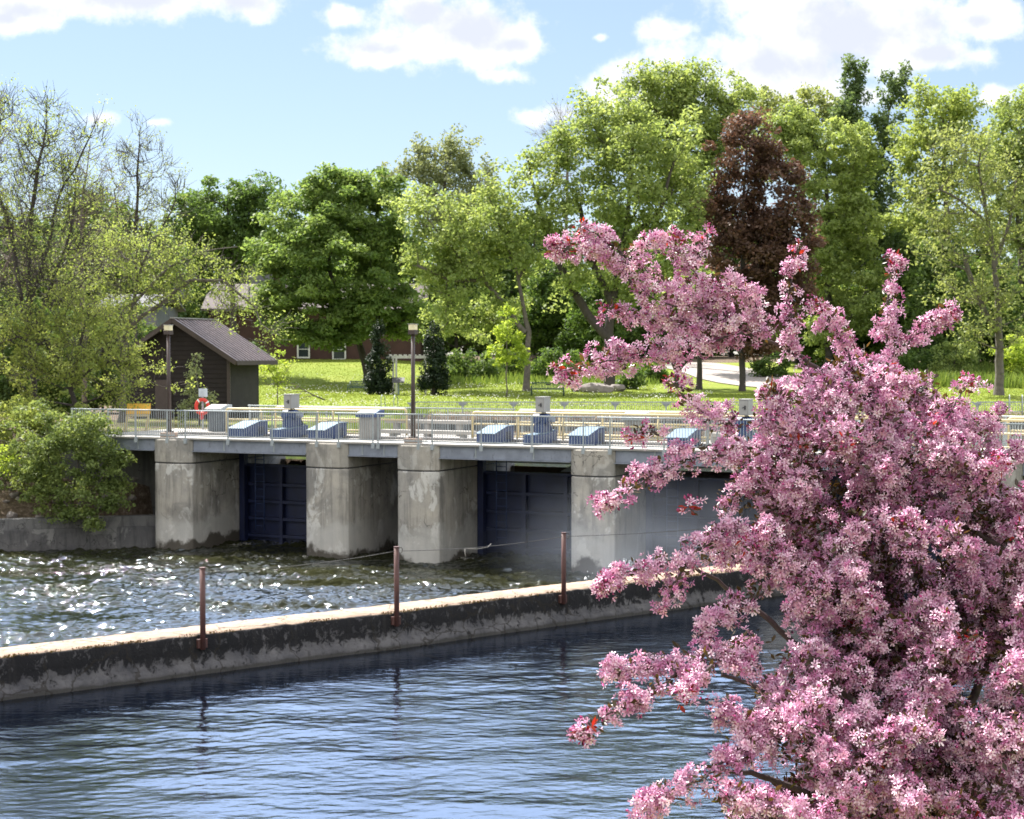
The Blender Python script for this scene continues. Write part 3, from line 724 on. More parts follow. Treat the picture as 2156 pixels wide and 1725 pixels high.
wa = g('ShaderNodeVectorMath', operation='MULTIPLY_ADD'); g.l.new(wn.outputs['Color'], wa.inputs[0]); wa.inputs[1].default_value = (.5, .5, .5); g.l.new(pos, wa.inputs[2]); g.l.new(wa.outputs[0], vx.inputs['Vector'])
cwall = g.mix(g.math('MULTIPLY', g.math('LESS_THAN', vx.outputs['Distance'], 0.012), 0.65), cwall, (0.03, 0.026, 0.022))
b = g('ShaderNodeBsdfPrincipled', i={'Base Color': cwall, 'Roughness': 0.9, 'Specular IOR Level': 0.2})
hb = g.math('ADD', g.noise(pos, 14, 6, 0.7), g.math('MULTIPLY', lf, 0.4))
g.l.new(g.bump(hb, 0.8, 0.04), b.inputs['Normal']); g.l.new(b.outputs[0], out.inputs[0]); M_WEIR = m
weir = empty('weir_wall', WL[5], 'long low concrete divider wall crossing the river, pale on top and black with lichen', 'wall')
sm = []
for i in range(len(WL) - 1):
    k = max(8, int((WL[i + 1] - WL[i]).length / .13))
    for j in range(k): sm.append(WL[i].lerp(WL[i + 1], j / k))
sm.append(WL[-1])
rows = []
r_ = np.random.default_rng(4)
for i, p in enumerate(sm):
    d = (sm[min(i + 1, len(sm) - 1)] - sm[max(i - 1, 0)]).normalized(); f = Vector((d.y, -d.x, 0))
    j = r_.normal(0, 0.012, 6)
    prof = [(-1.27, -1.2), (-1.27, ZW - 0.05), (-1.22 + j[0], ZW + j[1] * 0.3), (-0.6, ZW + 0.01), (-0.03 + j[2], ZW + j[3] * 0.6), (0.012 + j[4], ZW - 0.06 + j[5]), (0.03, 0.55), (0.035, 0.30), (0.16 + j[0] * .6, 0.20), (0.21 + j[1] * .5, 0.1), (0.24, -1.2)]
    rows.append([Vector((p.x + f.x * o, p.y + f.y * o, z)) for o, z in prof])
k = len(rows[0])
V = np.array([q[:] for rw in rows for q in rw])
idx = np.arange(len(V)).reshape(-1, k)
FF = np.stack([idx[:-1, :-1], idx[1:, :-1], idx[1:, 1:], idx[:-1, 1:]], -1).reshape(-1, 4)
np_mesh('wall_body', V - np.array(weir.location[:]), FF, M_WEIR, weir)
MB().add(rows[0], [tuple(range(k))]).add(rows[-1], [tuple(range(k))]).build('end_face', M_WEIR, weir)
M_MOSS = leafmat('wall_moss', (0.07, 0.035, 0.012), (0.13, 0.10, 0.03), 0.2, (1.3, 1.1, .6))
# mossy fringe along the front top edge
mv = []; r_ = np.random.default_rng(9)
for i in range(0, len(sm) - 1):
    if math.sin(i * 0.31) + math.sin(i * 0.077 + 2) + r_.normal(0, .6) < 0.35: continue
    p = sm[i]; d = (sm[i + 1] - sm[i]).normalized(); f = Vector((d.y, -d.x, 0))
    for q in range(16):
        c = p + d * r_.uniform(-.12, .22) + f * r_.uniform(-0.05, .035); c.z = ZW + r_.uniform(-.03, .02)
        mv.append((c, r_.uniform(.015, .04)))
V = []; 
for c, s in mv:
    t = r_.uniform(0, 6.28); a = Vector((math.cos(t), math.sin(t), 0)) * s
    V += [c - a * .5, c + a * .5, c + a * .2 + Vector((r_.normal(0, .3) * s, r_.normal(0, .3) * s, s * 1.1)), c - a * .3 + Vector((r_.normal(0, .3) * s, r_.normal(0, .3) * s, s * 0.9))]
V = np.array([q[:] for q in V]); FF = np.arange(len(V)).reshape(-1, 4)
np_mesh('moss_fringe', V - np.array(weir.location[:]), FF, M_MOSS, weir, fattr={'tint': r_.random(len(FF))})
def wallpt(u):
    for i in range(len(WPX) - 1):
        if WPX[i][0] <= u <= WPX[i + 1][0]:
            t = (u - WPX[i][0]) / (WPX[i + 1][0] - WPX[i][0]); return G(u, WPX[i][1] * (1 - t) + WPX[i + 1][1] * t, ZW), (WL[i + 1] - WL[i]).normalized()
M_STEEL = plain('cable_steel', (0.10, 0.095, 0.09), 0.45, 0.7)
tops = []
for u, vt, lab in ((423, 1197, 'rusty dark red steel post on the weir wall, the leftmost and nearest'), (831, 1153, 'rusty dark red post on the weir wall in front of the third pier'), (1182, 1123, 'rusty dark red post on the weir wall nearest the blossom')):
    p, d = wallpt(u); f = Vector((d.y, -d.x, 0))
    c = p + f * 0.10; zt = P(u, vt, c.y).z
    r = empty('wall_post', (c.x, c.y, ZW - 0.3), lab, 'post', 'rusty steel posts along the weir wall')
    MB().tube([(c.x, c.y, ZW - 0.34), (c.x, c.y, zt)], 0.068, 12).build('pipe', M_RUST, r)
    MB().tube([(c.x, c.y, zt), (c.x, c.y, zt + 0.025)], 0.076, 12).build('cap', M_RUST, r)
    MB().box((c.x - f.x * .05, c.y - f.y * .05, ZW - 0.2), 0.26, 0.1, 0.22, (d, f, Vector((0, 0, 1)))).build('bracket', M_RUST, r, 0.01)
    rg = [Vector((c.x + 0.10, c.y, zt - 0.07)) + Vector((math.cos(t) * .055, 0, math.sin(t) * .075)) for t in np.linspace(0, 2 * math.pi, 14)]
    MB().tube(rg, 0.011, 6).build('eye_ring', M_STEEL, r)
    tops.append(Vector((c.x, c.y, zt - 0.09)))
tops.append(P(1640, 1096, 56))
for i, lab in enumerate(('thin steel cable sagging between the first two wall posts', 'thin steel cable with rag ends between the second and third wall posts', 'thin steel cable running from the last wall post into the blossom')):
    a, b = tops[i] + Vector((.1, 0, 0)), tops[i + 1]
    pts = [a.lerp(b, t) - Vector((0, 0, 0.09 * 4 * t * (1 - t))) for t in np.linspace(0, 1, 17)]
    r = empty('safety_cable', a, lab, 'cable', 'steel cables strung between the wall posts')
    MB().tube(pts, 0.009, 6).build('wire', M_STEEL, r)
    if i == 1:
        rag = MB()
        q = pts[6]; rag.tube([q, q + Vector((0.3, .24, -.05)), q + Vector((.6, .5, -.03)), q + Vector((.70, .55, .06))], 0.008, 5)
        rag.tube([pts[6], pts[6] + Vector((0, 0, -.12)), pts[6] + Vector((.02, 0, -.22))], 0.012, 5)
        rag.build('rag', plain('frayed_cord', (0.34, 0.33, 0.31), 0.9), r)
# ------------------------------------------------------------------ shed
M_SHED = plain('shed_boards', (0.014, 0.0095, 0.009), 0.8, var=0.25, scale=2.2, bump=0.3)
M_SHEDR = plain('shed_boards_side', (0.028, 0.024, 0.022), 0.8, var=0.2, scale=2.5, bump=0.2)
M_MROOF = plain('brown_metal_roof', (0.058, 0.047, 0.046), 0.5, 0.2, var=0.15, scale=1.5)
M_RIB = plain('roof_rib_metal', (.24, .185, .18), .4, .2)
M_TRIM = plain('dark_trim', (0.065, 0.048, 0.044), 0.6, var=0.15)
bD = 84.0
apex = P(365, 666, bD); eave = P(498, 759, bD - 0.6)
beta = R(21)
wv = Vector((math.cos(beta), -math.sin(beta), 0)); dv = Vector((math.sin(beta), math.cos(beta), 0))
HW = 3.8; HL = 3.1; zg = 4.3; ze = 7.35; za = 9.55
cx = Vector((apex.x, bD, 0)) + dv * 0.45
shed = empty('shed', (cx.x, cx.y, zg), 'dark brown wooden shed with ribbed metal gable roof beside the dam', 'shed', rz=0)
def SH(a, b, z): q = cx + wv * a + dv * b; return Vector((q.x, q.y, z))
ww = HW - 0.8
slope = (za - ze) / HW
ztop = za - slope * ww - 0.12
for nm, b0, off in (('gable_wall', 0, dv * 0.12), ('rear_wall', HL - .12, dv * 0.12)):
    o = MB().prism([SH(-ww, b0, zg - 0.4), SH(ww, b0, zg - 0.4), SH(ww, b0, ztop), SH(0, b0, za - 0.16), SH(-ww, b0, ztop)], off).build(nm, M_SHED, shed)
    if b0 == 0:
        bt = MB()
        for z in np.arange(zg, za - 0.4, 0.24):
            hwid = ww if z < ztop else (za - 0.2 - z) / slope
            if hwid > 0.2: bt.add([SH(-hwid, -0.003, z), SH(hwid, -0.003, z), SH(hwid, -0.028, z - .0), SH(-hwid, -0.028, z), SH(-hwid, -0.003, z + 0.2), SH(hwid, -0.003, z + 0.2)], [(0, 1, 2, 3), (3, 2, 5, 4)])
        bt.build('siding', M_SHED, o)
for s in (-1, 1): MB().prism([SH(s * ww, 0.13, zg - .4), SH(s * ww, HL - .13, zg - .4), SH(s * ww, HL - .13, ztop), SH(s * ww, 0.13, ztop)], wv * (-0.12 * s)).build('side_wall', M_SHEDR, shed)
MB().bar(SH(ww + .02, -.02, zg - .4), SH(ww + .02, -.02, ztop), 0.16, 0.16).build('corner_board', M_TRIM, shed)
for s in (-1, 1):
    rf = MB().prism([SH(0, -0.55, za), SH(s * HW, -0.55, ze), SH(s * HW, -0.55, ze - 0.07), SH(0, -0.55, za - 0.07)], dv * (HL + 1.1))
    n_ = Vector((0, 0, 1)) * 1.0
    o = rf.build('roof', M_MROOF, shed)
    rb = MB()
    for b in np.arange(-0.5, HL + 0.5, 0.34): rb.bar(SH(s * 0.06, b, za + 0.012 - .04 * slope), SH(s * (HW - .02), b, ze + 0.03), 0.06, 0.06)
    rb.build('seam', M_RIB, o)
    MB().bar(SH(s * 0.02, -0.58, za - 0.1), SH(s * HW, -0.58, ze - 0.1), 0.05, 0.24).build('barge_board', M_TRIM, o)
    MB().bar(SH(s * (HW + .03), -0.55, ze - 0.1), SH(s * (HW + .03), HL + .55, ze - 0.1), 0.05, 0.22).build('fascia', M_TRIM, o)
MB().bar(SH(0, -.57, za + .035), SH(0, HL + .57, za + .035), 0.26, 0.05).build('ridge_cap', plain('ridge_metal', (.42, .40, .40), .35, .5), shed)
MB().box(SH(-0.9, -0.03, zg + 1.0), 1.0, 0.06, 2.1, (wv, dv, Vector((0, 0, 1)))).build('door', M_TRIM, shed, 0.01)

# ------------------------------------------------------------------ houses among the trees
M_HWALL = plain('red_brown_siding', (0.07, 0.034, 0.03), 0.8, var=0.2, scale=1.5)
M_HROOF = plain('faded_shingles', (0.105, 0.087, 0.085), 0.9, var=0.2, scale=2.5, bump=0.3)
M_GROOF = plain('grey_shingles', (0.12, 0.12, 0.13), 0.9, var=0.2, scale=2.5, bump=0.3)
M_WHITE = plain('white_trim', (0.75, 0.75, 0.74), 0.5, var=0.05)
M_GLASS, g_, o_ = new_mat('window_glass')
b_ = g_('ShaderNodeBsdfPrincipled', i={'Base Color': (0.03, 0.04, 0.05, 1), 'Roughness': 0.06}); g_.l.new(b_.outputs[0], o_.inputs[0])
M_GSID = plain('grey_siding', (0.16, 0.165, 0.18), 0.8, var=0.1, scale=1.5)
def house(u0, u1, D, ve, vr, wall, roof, lab, wins=(), depth=9.0, gable=False, chim=False):
    p0, p1 = P(u0, 750, D), P(u1, 750, D); zb = min(gz1(p0.x, D), gz1(p1.x, D)) - 1.0
    ze, zr = P(u0, ve, D).z, P(u0, vr, D + depth / 2).z
    r = empty('house', ((p0.x + p1.x) / 2, D, zb), lab, 'house', 'houses half hidden behind the trees')
    X0, X1 = p0.x, p1.x
    MB().box(((X0 + X1) / 2, D + depth / 2, (zb + ze) / 2), X1 - X0, depth, ze - zb).build('wall', wall, r)
    if gable:
        xm = (X0 + X1) / 2
        MB().prism([(X0, D, ze), (X1, D, ze), (xm, D, zr - .1)], (0, depth, 0)).build('gable', wall, r)
        for s, xe in ((-1, X0 - .5), (1, X1 + .5)):
            zee = ze - .5 * (zr - ze) / ((X1 - X0) / 2)
            MB().prism([(xm, D - .5, zr), (xe, D - .5, zee), (xe, D - .5, zee - .2), (xm, D - .5, zr - .2)], (0, depth + 1, 0)).build('roof', roof, r)
    else:
        ym = D + depth / 2
        for s, ye in ((-1, D - .7), (1, D + depth + .7)):
            zee = ze - .7 * (zr - ze) / (depth / 2)
            rf = MB().prism([(X0 - .6, ym, zr), (X0 - .6, ye, zee), (X0 - .6, ye, zee - .18), (X0 - .6, ym, zr - .18)], (X1 - X0 + 1.2, 0, 0)).build('roof', roof, r)
            if s < 0:
                MB().tube([(X0 + 3.5, D + 1.5, zee + 1.0), (X0 + 3.5, D + 1.5, zee + 2.0)], .07, 8).build('vent_pipe', M_DARK, rf)
                MB().box((X0 + 5.8, ym - .2, zr + .35), .8, .7, 1.3).build('chimney', wall, rf)
    for (ua, va, ub, vb) in wins:
        a, b = P(ua, va, D - .05), P(ub, vb, D - .05); xm, zm, ww_, hh = (a.x + b.x) / 2, (a.z + b.z) / 2, b.x - a.x, a.z - b.z
        f = MB()
        for xx in (a.x, b.x): f.box((xx, D - .05, zm), .14, .14, hh + .14)
        for z_ in (a.z, b.z): f.box((xm, D - .05, z_), ww_ - .14, .14, .14)
        f.box((xm, D - .05, zm), ww_ - .14, .08, .06)
        o = f.build('window', M_WHITE, r)
        MB().box((xm, D - .01, zm), ww_ - .14, .04, hh - .1).build('pane', M_GLASS, o)
    return r
house(440, 885, 149, 643, 598, M_HWALL, M_HROOF, 'red brown house with faded roof and two white windows behind the big maple', [(627, 718, 651, 753), (701, 716, 727, 757)])
house(515, 600, 176, 596, 508, M_GSID, M_HROOF, 'tall pale grey gabled house glimpsed between the round tree and the maple', (), 8, True)
house(215, 330, 140, 642, 620, M_GSID, M_GROOF, 'low house with grey shingle roof behind the bare twiggy trees at left', ())

# ------------------------------------------------------------------ driveway
M_ROAD = plain('pale_asphalt', (0.27, 0.235, 0.215), 0.9, var=0.12, scale=0.8, bump=0.3, dirt=(.27, .24, .21))
up = [(1700, 797), (1640, 790), (1600, 781), (1560, 773), (1520, 767), (1490, 764), (1466, 763), (1440, 764), (1410, 765)]
lo = [(1800, 829), (1700, 824), (1620, 818), (1560, 813), (1510, 806), (1470, 798), (1446, 788), (1420, 780), (1390, 774)]
rows = []
for (a, b) in zip(up, lo):
    q0, q1 = onground(*a), onground(*b)
    rows.append([q0.lerp(q1, t) for t in np.linspace(0, 1, 9)])
V = []; 
for i in range(len(rows) - 1):
    for t in np.linspace(0, 1, 6)[:-1]:
        V.append([rows[i][k].lerp(rows[i + 1][k], t) for k in range(9)])
V.append(rows[-1])
for rw in V:
    for q in rw: q.z = gz1(q.x, q.y) + 0.06
A = np.array([q[:] for rw in V for q in rw]); idx = np.arange(len(A)).reshape(-1, 9)
FF = np.stack([idx[:-1, :-1], idx[1:, :-1], idx[1:, 1:], idx[:-1, 1:]], -1).reshape(-1, 4)
o = np_mesh('driveway', A, FF, M_ROAD, smooth=True); tag(o, 'pale paved driveway winding up between tree trunks behind the blossom', 'driveway', kind='structure')

# ------------------------------------------------------------------ park furniture
M_GREEN = plain('bench_green', (0.025, 0.06, 0.05), 0.5, var=0.15)
M_WOODW = plain('weathered_white_wood', (0.52, 0.51, 0.53), 0.8, var=0.15, scale=4)
def bench(u, v, wpx, lab, rz):
    c = onground(u, v); wd = wpx * c.y / F
    r = empty('park_bench', c, lab, 'bench', 'green slatted benches on the lawn', rz)
    e = (Vector((math.cos(rz), math.sin(rz), 0)), Vector((-math.sin(rz), math.cos(rz), 0)), Vector((0, 0, 1)))
    def L(x, y, z): return c + e[0] * x + e[1] * y + e[2] * z
    s = MB()
    for y in (-.25, -.13, -.01, .11): s.box(L(0, y, .45), wd, .095, .04, e)
    s.build('seat', M_GREEN, r)
    b = MB()
    for x in np.arange(-wd / 2 + .04, wd / 2, .105): b.bar(L(x, .20, .48), L(x, .33, .88), .05, .02, e[1])
    b.bar(L(-wd / 2, .33, .90), L(wd / 2, .33, .90), .05, .06); b.bar(L(-wd / 2, .2, .5), L(wd / 2, .2, .5), .05, .05)
    b.build('backrest', M_GREEN, r)
    for x in (-wd / 2 + .03, wd / 2 - .03):
        MB().tube([L(x, -.27, -.05), L(x, -.25, .45), L(x, -.24, .66), L(x, .22, .66)], .028, 8).build('armrest', M_GREEN, r)
        MB().tube([L(x, .30, -.05), L(x, .16, .45), L(x, .34, .9)], .028, 8).build('leg', M_GREEN, r)
    MB().box(L(0, .27, .78), .32, .02, .1, e).build('plaque', M_DARK, r)
bench(768, 829, 72, 'green slatted bench in the shade under the big maple', R(-14))
bench(1153, 833, 70, 'green slatted bench in the sun beside the leaning trunk', R(-8))
# pergola
c = onground(862, 829); k = c.y / F
r = empty('pergola', c, 'weathered white garden pergola arch between two dark cedars', 'pergola')
X0, X1 = P(828, 829, c.y).x, P(896, 829, c.y).x; zt = P(862, 752, c.y).z
for x, y in ((X0, c.y), (X1, c.y), (X0 + .1, c.y + 1.6), (X1 - .1, c.y + 1.6)): MB().bar((x, y, c.z - .1), (x, y, zt - .02), .13, .13).build('post', M_WOODW, r)
for y in (c.y - .09, c.y + 1.69): MB().bar((X0 - .5, y, zt), (X1 + .5, y, zt), .05, .2).build('beam', M_WOODW, r)
for x in np.linspace(X0 - .25, X1 + .25, 9): MB().bar((x, c.y - .5, zt + .14), (x, c.y + 2.1, zt + .14), .05, .09).build('rafter', M_WOODW, r)
# information lectern
c = onground(839, 831)
r = empty('information_stand', c, 'small slanted information stand on one post beside the pergola', 'information stand')
MB().bar(c, c + Vector((0, 0, .95)), .1, .1).build('post', plain('stand_grey', (.17, .22, .24), .6), r)
MB().prism([c + Vector((-.42, -.3, .83)), c + Vector((.42, -.3, .83)), c + Vector((.42, .3, 1.15)), c + Vector((-.42, .3, 1.15))], (0, 0.02, .06)).build('panel', M_DARK, r)
# ladder handrails on the bank
for u, lab in ((818, 'pair of thin ladder handles rising over the far bank left of the lamp'), (2139, 'thin ladder handles rising over the far bank at the right edge')):
    r = None
    D = 90.6; pc = P(u, 835, D)
    r = empty('ladder_handrail', (pc.x, D, 4.3), lab, 'ladder', 'ladder handrails on the far bank')
    for dx in (-.36, .36):
        MB().tube([(pc.x + dx - .05, D - .2, 3.9), (pc.x + dx - .04, D - .2, 5.3), (pc.x + dx, D, 5.42), (pc.x + dx + .12, D + .5, 5.3), (pc.x + dx + .14, D + .5, 4.2)], .022, 6).build('rail', M_GALV, r)
    for z in (4.5, 4.2): MB().tube([(pc.x - .38, D - .2, z), (pc.x + .38, D - .2, z)], .02, 6).build('rung', M_GALV, r)
# yellow board
s_ = SU(289, -1.6); c = DF(s_, -4.4, 4.35); c = P(289, 905, 69.5); c.z = 4.38
r = empty('notice_board', c, 'blank yellow orange board on two leaning legs at the left end of the dam', 'board')
k = c.y / F
def YB(u, v, dy=0): return P(u, v, c.y + dy)
MB().prism([YB(266, 872), YB(316, 872), YB(317, 850), YB(268, 850)], (0, .05, 0)).build('panel', plain('board_orange', (.78, .45, .06), .5, var=.08), r, .005)
MB().bar(YB(267, 875, -.03), YB(315, 875, -.03), .06, .1).build('rail', M_YEL, r)
for a, b in (((269, 874), (263, 908)), ((313, 874), (307, 908))): MB().bar(YB(*a), YB(*b), .1, .1).build('leg', M_YEL, r)
# lifebuoy station
c = P(427, 893, 70.5); c.z = 4.38
r = empty('lifebuoy_stand', c, 'grey post with white plate and red can that carries the lifebuoy', 'lifebuoy stand')
MB().tube([c, c + Vector((0, 0, 1.75))], .045, 8).build('post', M_GALV, r)
MB().box(c + Vector((.03, -.06, 1.62)), .38, .03, .36).build('plate', plain('plate_white', (.45, .5, .55), .5), r, .005)
MB().lathe(c + Vector((-.03, -.08, .45)), [(.02, 0), (.08, .03), (.09, .2), (.07, .32), (.02, .36)], 12).build('canister', plain('pink_red_plastic', (.55, .06, .07), .4), r)
M_LIFE = plain('lifebuoy_red', (.55, .035, .02), .45, var=.08)
ring_c = c + Vector((0, -.12, 1.02))
rg = [ring_c + Vector((math.cos(t) * .26, .0 + math.sin(t) * .02, math.sin(t) * .31)) for t in np.linspace(0, 2 * math.pi, 25)]
r2 = empty('lifebuoy', ring_c, 'bright red lifebuoy ring hanging on the post behind the railing', 'lifebuoy')
MB().tube(rg, .078, 10, caps=False).build('ring', M_LIFE, r2)
for t in (0.6, 2.2, 3.8, 5.4):
    q = ring_c + Vector((math.cos(t) * .26, 0, math.sin(t) * .31)); tg = Vector((-math.sin(t), 0, math.cos(t)))
    MB().tube([q - tg * .03, q + tg * .03], .083, 10).build('band', M_WHITE, r2)
# boulders and bank stones
M_STONE = plain('granite', (.20, .175, .165), .9, var=.3, scale=3, bump=.5)
def rock(c, sx, sy, sz, seed, lab, group=None, name='boulder'):
    r_ = np.random.default_rng(seed)
    bm = bmesh.new(); bmesh.ops.create_icosphere(bm, subdivisions=3, radius=1)
    d = [(Vector(r_.normal(size=3)).normalized(), r_.uniform(.62, .95)) for _ in range(12)]
    for v in bm.verts:
        p = v.co.normalized()
        m = min([1.0] + [k / max(p.dot(n), .001) for n, k in d if p.dot(n) > .3])
        p = p * m * (1 + r_.normal(0, .015)); v.co = Vector((p.x * sx, p.y * sy, max(p.z, -.6) * sz))
    me = bpy.data.meshes.new(name); bm.to_mesh(me); bm.free()
    o = link(name, me, M_STONE, None); o.location = c; tag(o, lab, 'rock', group); return o
c = onground(1257, 826); rock(c + Vector((0, 0, .25)), 1.3, .6, .5, 3, 'long low grey boulder lying on the lawn right of the sunny bench')
c = onground(1212, 824); rock(c + Vector((0, 0, .25)), .5, .5, .5, 5, 'small grey boulder at the left end of the long boulder')
c = onground(1300, 824); rock(c + Vector((0, 0, .2)), .6, .5, .45, 8, 'rounded boulder at the foot of the dark twin trunk')
r_ = np.random.default_rng(77)
for i in range(40):
    t = r_.uniform(4.5, 13); d = r_.uniform(.45, 4.0)
    q = RW0 - RWT * 2 + RWT * (t - 4) - nrw * d
    s = r_.uniform(.08, .28)
    rock(Vector((q.x, q.y, gz1(q.x, q.y) + s * .3)), s * r_.uniform(.8, 1.5), s, s * .7, 200 + i, 'loose pale stone on the earth bank above the left retaining wall', 'loose stones on the left bank', 'bank_stone')
# fallen branch
c = onground(655, 842, lo=90)
r_ = np.random.default_rng(5); fb = MB()
def bra(p, d, L, rad, k):
    pts = [p]; 
    for i in range(4): d = (d + Vector(r_.normal(0, .22, 3))).normalized(); pts.append(pts[-1] + d * L / 4)
    fb.tube(pts, [rad * (1 - .18 * i) for i in range(5)], 5)
    if k:
        for q in pts[1:]: bra(q, (d + Vector(r_.normal(0, .7, 3))).normalized(), L * .5, rad * .55, k - 1)
bra(c + Vector((.9, 0, .0)), Vector((-.75, .1, .45)), 2.6, .05, 2)
o = fb.build('fallen_branch', plain('dead_wood', (.06, .045, .04), .9)); tag(o, 'bare dead branch lying on the bank edge of the lawn', 'branch')
# ------------------------------------------------------------------ trees
M_BARK = plain('grey_bark', (0.115, 0.10, 0.09), 0.9, var=.3, scale=4, bump=.6)
M_BARKD = plain('dark_bark', (0.055, 0.046, 0.042), 0.9, var=.3, scale=4, bump=.6)
M_TWIG = plain('twig_bark', (0.16, 0.13, 0.115), 0.9, var=.25, scale=4)
LM = {
 'maple': leafmat('maple_leaves', (0.10, 0.185, 0.05), (0.25, 0.34, 0.10), .58),
 'round': leafmat('dark_leaves', (0.07, 0.135, 0.035), (0.15, 0.23, 0.06), .5),
 'light': leafmat('spring_leaves', (0.17, 0.245, 0.07), (0.34, 0.415, 0.145), .55),
 'lime': leafmat('lime_leaves', (0.22, 0.33, 0.04), (0.40, 0.50, 0.09), .6),
 'yellow': leafmat('budding_leaves', (0.18, 0.25, 0.06), (0.35, 0.425, 0.13), .55),
 'olive': leafmat('olive_leaves', (0.165, 0.21, 0.07), (0.30, 0.35, 0.13), .55),
 'pale': leafmat('silver_leaves', (0.17, 0.21, 0.10), (0.28, 0.32, 0.16), .5),
 'copper': leafmat('copper_leaves', (0.06, 0.035, 0.028), (0.20, 0.12, 0.085), .42, (1.2, .95, .8)),
 'poplar': leafmat('poplar_leaves', (0.075, 0.13, 0.05), (0.15, 0.21, 0.08), .5),
 'cedar': leafmat('cedar_leaves', (0.010, 0.022, 0.010), (0.022, 0.042, 0.016), .15),
 'bush': leafmat('bush_leaves', (0.10, 0.155, 0.045), (0.25, 0.315, 0.10), .5),
 'shrub': leafmat('shrub_leaves', (0.055, 0.115, 0.025), (0.13, 0.20, 0.045), .5),
 'bank': leafmat('bank_leaves', (0.17, 0.235, 0.055), (0.34, 0.39, 0.115), .55),
 'under': leafmat('undergrowth_leaves', (0.05, 0.10, 0.025), (0.14, 0.21, 0.055), .5),
}
def unit(a): return a / (np.linalg.norm(a, axis=-1, keepdims=True) + 1e-9)
def leaves(C, out, n, rad, size, r, flat=0.7, up=0.6, tint=None, asp=0.62):
    """leaf-sized faces scattered through clumps C"""
    N = len(C) * n
    c = np.repeat(C, n, 0); o = np.repeat(out, n, 0)
    rr = np.repeat(rad if np.ndim(rad) else np.full(len(C), rad), n)[:, None]
    off = r.normal(size=(N, 3)); off = unit(off) * (r.random((N, 1)) ** 0.45)
    off[:, 2] *= flat
    p = c + off * rr
    p[:, 2] -= 0.12 * rr[:, 0] * (off[:, 0] ** 2 + off[:, 1] ** 2) * 2
    nr = unit(r.normal(size=(N, 3)) * 0.9 + off * 0.5 + o * 0.25 + np.array([0, 0, up]))
    a = unit(np.cross(nr, unit(r.normal(size=(N, 3))))); b = np.cross(nr, a)
    s = size * r.uniform(.45, 1.5, (N, 1))
    a = a * s * .5; b = b * s * asp * .5; dn = nr * s * .12
    V = np.stack([p - a - dn, p + b * 1.0 - a * .1, p + a - dn, p - b - a * .1], 1).reshape(-1, 3)
    Fc = np.arange(N * 4).reshape(-1, 4)
    ct = np.repeat(r.random(len(C)), n)
    t = np.clip(0.45 * ct + 0.55 * r.random(N), 0, 1) if tint is None else tint
    return V, Fc, t
def tubes(A, B, ra, rb, k=5):
    d = unit(B - A); h = np.where(np.abs(d[:, 2:3]) < .9, np.array([[0, 0, 1.0]]), np.array([[1.0, 0, 0]]))
    e = unit(np.cross(d, h)); f = np.cross(d, e)
    an = np.arange(k) * 2 * np.pi / k
    ring = e[:, None, :] * np.cos(an)[None, :, None] + f[:, None, :] * np.sin(an)[None, :, None]
    V = np.concatenate([A[:, None] + ring * ra[:, None, None], B[:, None] + ring * rb[:, None, None]], 1).reshape(-1, 3)
    base = (np.arange(len(A)) * 2 * k)[:, None, None]
    q = np.array([[i, (i + 1) % k, k + (i + 1) % k, k + i] for i in range(k)])[None]
    return V, (base + q).reshape(-1, 4)
def skeleton(trunks, clumps, r, tip=.02, trad=.2, expn=.5, sag=.12):
    nodes = []; par = []; start = []
    for tr in trunks:
        pts = [np.array(p, float) for p in tr]; first = True
        for i in range(len(pts) - 1):
            L = np.linalg.norm(pts[i + 1] - pts[i]); k = max(1, int(L / .7))
            for j in range(k):
                nodes.append(pts[i] + (pts[i + 1] - pts[i]) * j / k + (r.normal(0, .03, 3) if (i + j) else 0)); par.append(-1 if first else len(nodes) - 2); first = False
        nodes.append(pts[-1]); par.append(len(nodes) - 2)
    nt = len(nodes)
    cum = [0.0] * nt
    tn = np.array(nodes)
    od = np.argsort(np.min(np.linalg.norm(clumps[:, None] - tn[None], axis=2), 1))
    zmin = tn[:, 2].min(); zr = max(1.0, clumps[:, 2].max() - zmin)
    tipidx = []
    for ci in od:
        c = clumps[ci]; N = np.array(nodes); d = c - N; L = np.linalg.norm(d, axis=1)
        cost = L + 0.25 * np.array(cum) + 1.1 * np.maximum(0, N[:, 2] - c[2] + .25 * L) + 3.0 * np.maximum(0, .18 - (N[:, 2] - zmin) / zr)
        j = int(np.argmin(cost)); k = max(2, int(L[j] / .8)); a = N[j]
        ctl = (a + c) / 2 + np.array([0, 0, -sag * L[j]]) + r.normal(0, .08 * L[j], 3)
        last = j
        for q in range(1, k + 1):
            t = q / k; p = a * (1 - t) ** 2 + ctl * 2 * t * (1 - t) + c * t * t
            nodes.append(p); par.append(last); cum.append(cum[j] + L[j] * t); last = len(nodes) - 1
        tipidx.append(last)
    N = np.array(nodes); par = np.array(par); cnt = np.zeros(len(N))
    for i in tipidx: cnt[i] = 1
    for i in range(len(N) - 1, -1, -1):
        if par[i] >= 0: cnt[par[i]] += cnt[i]
    rad = tip * np.maximum(cnt, 1) ** expn
    zfl = (N[:nt, 2] - zmin) / zr
    rad[:nt] = np.maximum(rad[:nt], 0); mx = rad[:nt].max()
    rad = rad * min(1.0, trad / mx) if mx > trad else rad
    rad[:nt] = np.maximum(rad[:nt], trad * np.clip(1 - zfl * 1.05, .12, 1))
    flare = np.clip(1 - (N[:nt, 2] - zmin) / 1.0, 0, 1); rad[:nt] *= 1 + .35 * flare ** 2
    ok = par >= 0
    A = N[par[ok]]; B = N[ok]
    ra = np.minimum(rad[par[ok]], rad[ok] * 1.6); rb = rad[ok]
    return A, B, ra, rb
